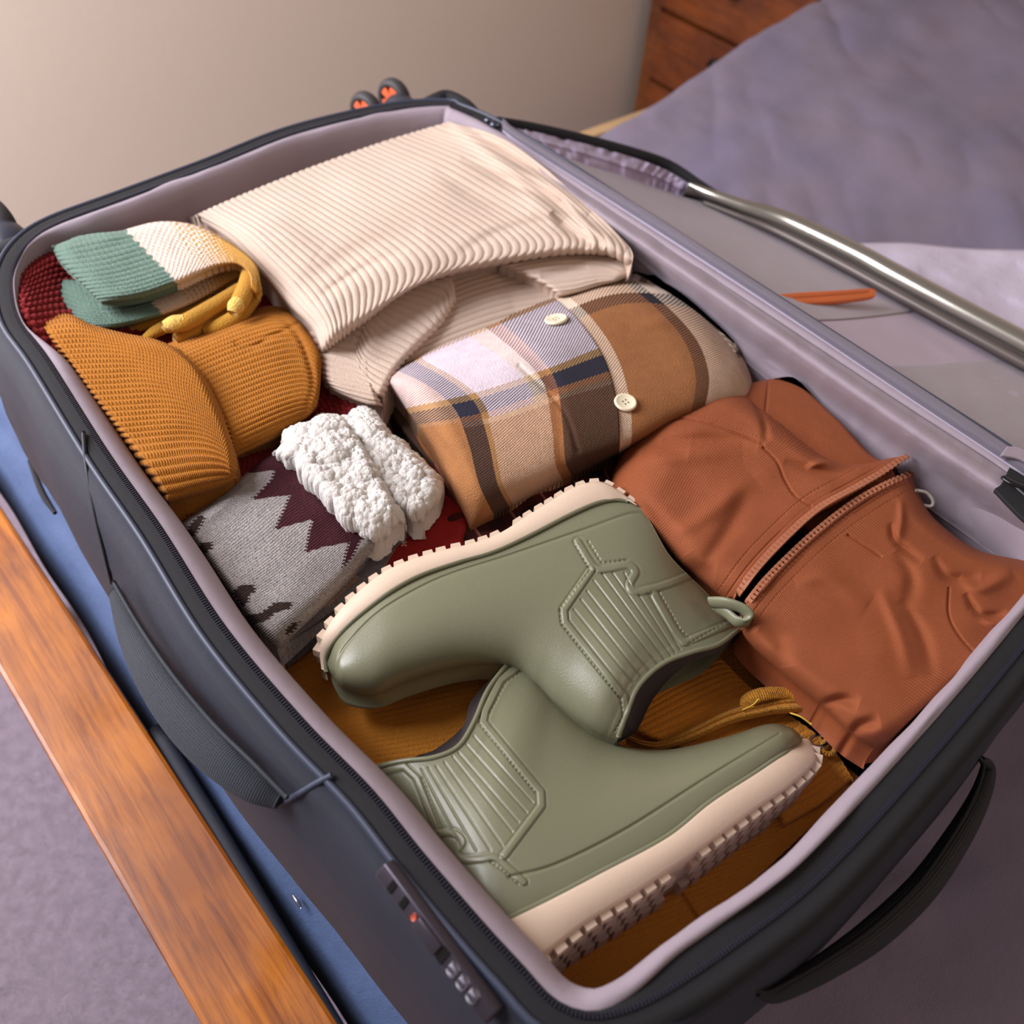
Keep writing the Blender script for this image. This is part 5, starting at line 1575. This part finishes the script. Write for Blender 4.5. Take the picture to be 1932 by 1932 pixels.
    fl = [[(1082, 1149), (1194, 1287)], [(1096, 1131), (1209, 1276)], [(1107, 1115), (1224, 1264)], [(1120, 1095), (1240, 1252)], [(1136, 1082), (1254, 1244)], [(1156, 1081), (1266, 1237)],
          [(1178, 1081), (1190, 1104)], [(1205, 1122), (1274, 1231)], [(1222, 1120), (1284, 1226)]]
    boot('sage green rubber ankle boot farther back, its sole towards the rolled plaid shirt', body, mid, -0.016,
         [0.020, 0.030, 0.036, 0.040, 0.042, 0.043, 0.044, 0.044, 0.042, 0.038, 0.030],
         [(606, 1262), (603, 1225), (614, 1190), (643, 1149), (680, 1113), (723, 1080), (777, 1055), (850, 1034), (886, 1026), (940, 1007), (1006, 966), (1042, 944), (1071, 926), (1107, 911), (1140, 910), (1169, 927), (1199, 950)],
         [(616, 1268), (614, 1252), (622, 1222), (651, 1185), (687, 1153), (741, 1113), (795, 1084), (868, 1059), (930, 1041), (995, 1012), (1067, 975), (1122, 950), (1150, 944), (1176, 942), (1202, 954)],
         [(1163, 1401), (1200, 1380), (1231, 1321), (1269, 1275), (1318, 1242), (1380, 1215), (1398, 1190)],
         [[(1116, 1075), (1064, 1150), (1066, 1173), (1178, 1314), (1182, 1345)], [(1236, 1122), (1273, 1189), (1292, 1212), (1376, 1178)]],
         [[(1090, 1022), (1122, 1070), (1150, 1072), (1183, 1066), (1199, 1078), (1188, 1103), (1200, 1116), (1225, 1112), (1260, 1102), (1300, 1086)]],
         fl, [([(632, 1275), (640, 1238), (668, 1200), (715, 1155), (780, 1115), (850, 1083), (960, 1048), (1100, 1000), (1200, 968), (1240, 992)], 2.6, -0.0010)],
         0.0, [[(1057, 1152), (1060, 1178), (1170, 1318)], [(1083, 1022), (1113, 1075), (1057, 1150)], [(1300, 1214), (1380, 1168)], [(1244, 1118), (1283, 1187), (1300, 1203)], [(1110, 1022), (1135, 1062), (1186, 1056)],
               [(1172, 1316), (1176, 1350), (1160, 1380)]],
         0.070, [(0.004, 0.0035), (0.018, 0.006), (0.036, 0.007), (0.055, 0.007)], 'sage green rubber boots')
    tab = material('green_rubber_tab', (120, 120, 95), rough=0.42)
    par = [o for o in bpy.data.objects if o.type == 'EMPTY' and o.get('category') == 'boot'][-1]
    tube('pull_tab', [U(1340, 1136, -0.022), U(1370, 1138, -0.014), U(1400, 1148, -0.012), U(1412, 1160, -0.014), U(1406, 1172, -0.018), U(1390, 1172, -0.02), U(1370, 1156, -0.022), U(1345, 1142, -0.026)],
         [0.0022, 0.0024, 0.0024, 0.0026, 0.0026, 0.0024, 0.0024, 0.0022], tab, par, n=70, k=12, flat=2.0)

    # ---------------- lower boot
    body = [((1516, 1396), (1510, 1386)), ((1500, 1408), (1490, 1372)), ((1462, 1432), (1448, 1366)), ((1380, 1487), (1370, 1390)), ((1256, 1579), (1258, 1414)), ((1132, 1645), (1165, 1404)),
            ((1040, 1692), (1104, 1367)), ((960, 1738), (1055, 1317)), ((880, 1690), (1030, 1288)), ((800, 1590), (1008, 1258)), ((700, 1450), (979, 1228))]
    mid = [(770, 1434), (840, 1424), (884, 1385), (915, 1310)]
    fl = [[(894, 1389), (1005, 1514)], [(880, 1405), (994, 1533)], [(865, 1420), (979, 1552)], [(854, 1427), (967, 1570)], [(839, 1439), (949, 1597)], [(823, 1446), (925, 1604)], [(808, 1448), (899, 1606)], [(796, 1452), (870, 1600)]]
    boot('sage green rubber ankle boot in front, beige tread lugs showing, nearest the viewer', body, mid, -0.026,
         [0.016, 0.028, 0.034, 0.038, 0.040, 0.041, 0.041, 0.041, 0.040, 0.036, 0.028],
         [(1528, 1396), (1541, 1425), (1535, 1443), (1488, 1484), (1422, 1529), (1318, 1604), (1194, 1687), (1132, 1724), (1093, 1750), (1030, 1800), (1000, 1815)],
         [(1510, 1392), (1512, 1398), (1500, 1409), (1462, 1433), (1422, 1460), (1339, 1514), (1256, 1580), (1132, 1646), (1040, 1694), (949, 1738), (940, 1745)],
         [(979, 1229), (926, 1280), (888, 1325), (873, 1370), (827, 1410), (790, 1425), (720, 1445)],
         [[(1000, 1242), (945, 1282), (916, 1340), (912, 1362), (1021, 1494), (1022, 1520), (950, 1616)], [(716, 1458), (762, 1446), (786, 1468), (823, 1566)]],
         [[(800, 1580), (850, 1571), (872, 1587), (860, 1609), (873, 1622), (905, 1621), (935, 1618), (960, 1638), (988, 1664)]],
         fl, [([(960, 1655), (1050, 1630), (1180, 1565), (1330, 1470), (1470, 1385)], 3, -0.0012)],
         0.008, [[(906, 1342), (904, 1364), (1012, 1498)], [(1008, 1250), (955, 1288), (924, 1345)], [(797, 1468), (832, 1562)], [(925, 1626), (952, 1645), (978, 1668)]],
         0.072, [(0.0045, 0.0035), (0.016, 0.006), (0.031, 0.007), (0.049, 0.007)], 'sage green rubber boots')


room(); bed(); blanket(); nightstand()
CASE = suitcase()
INSIDE[0] = True
base_layers(); mustard_dress(); cream_shirt(); flannel(); beanie(); glove_pair(); socks(); jacket(); boots()
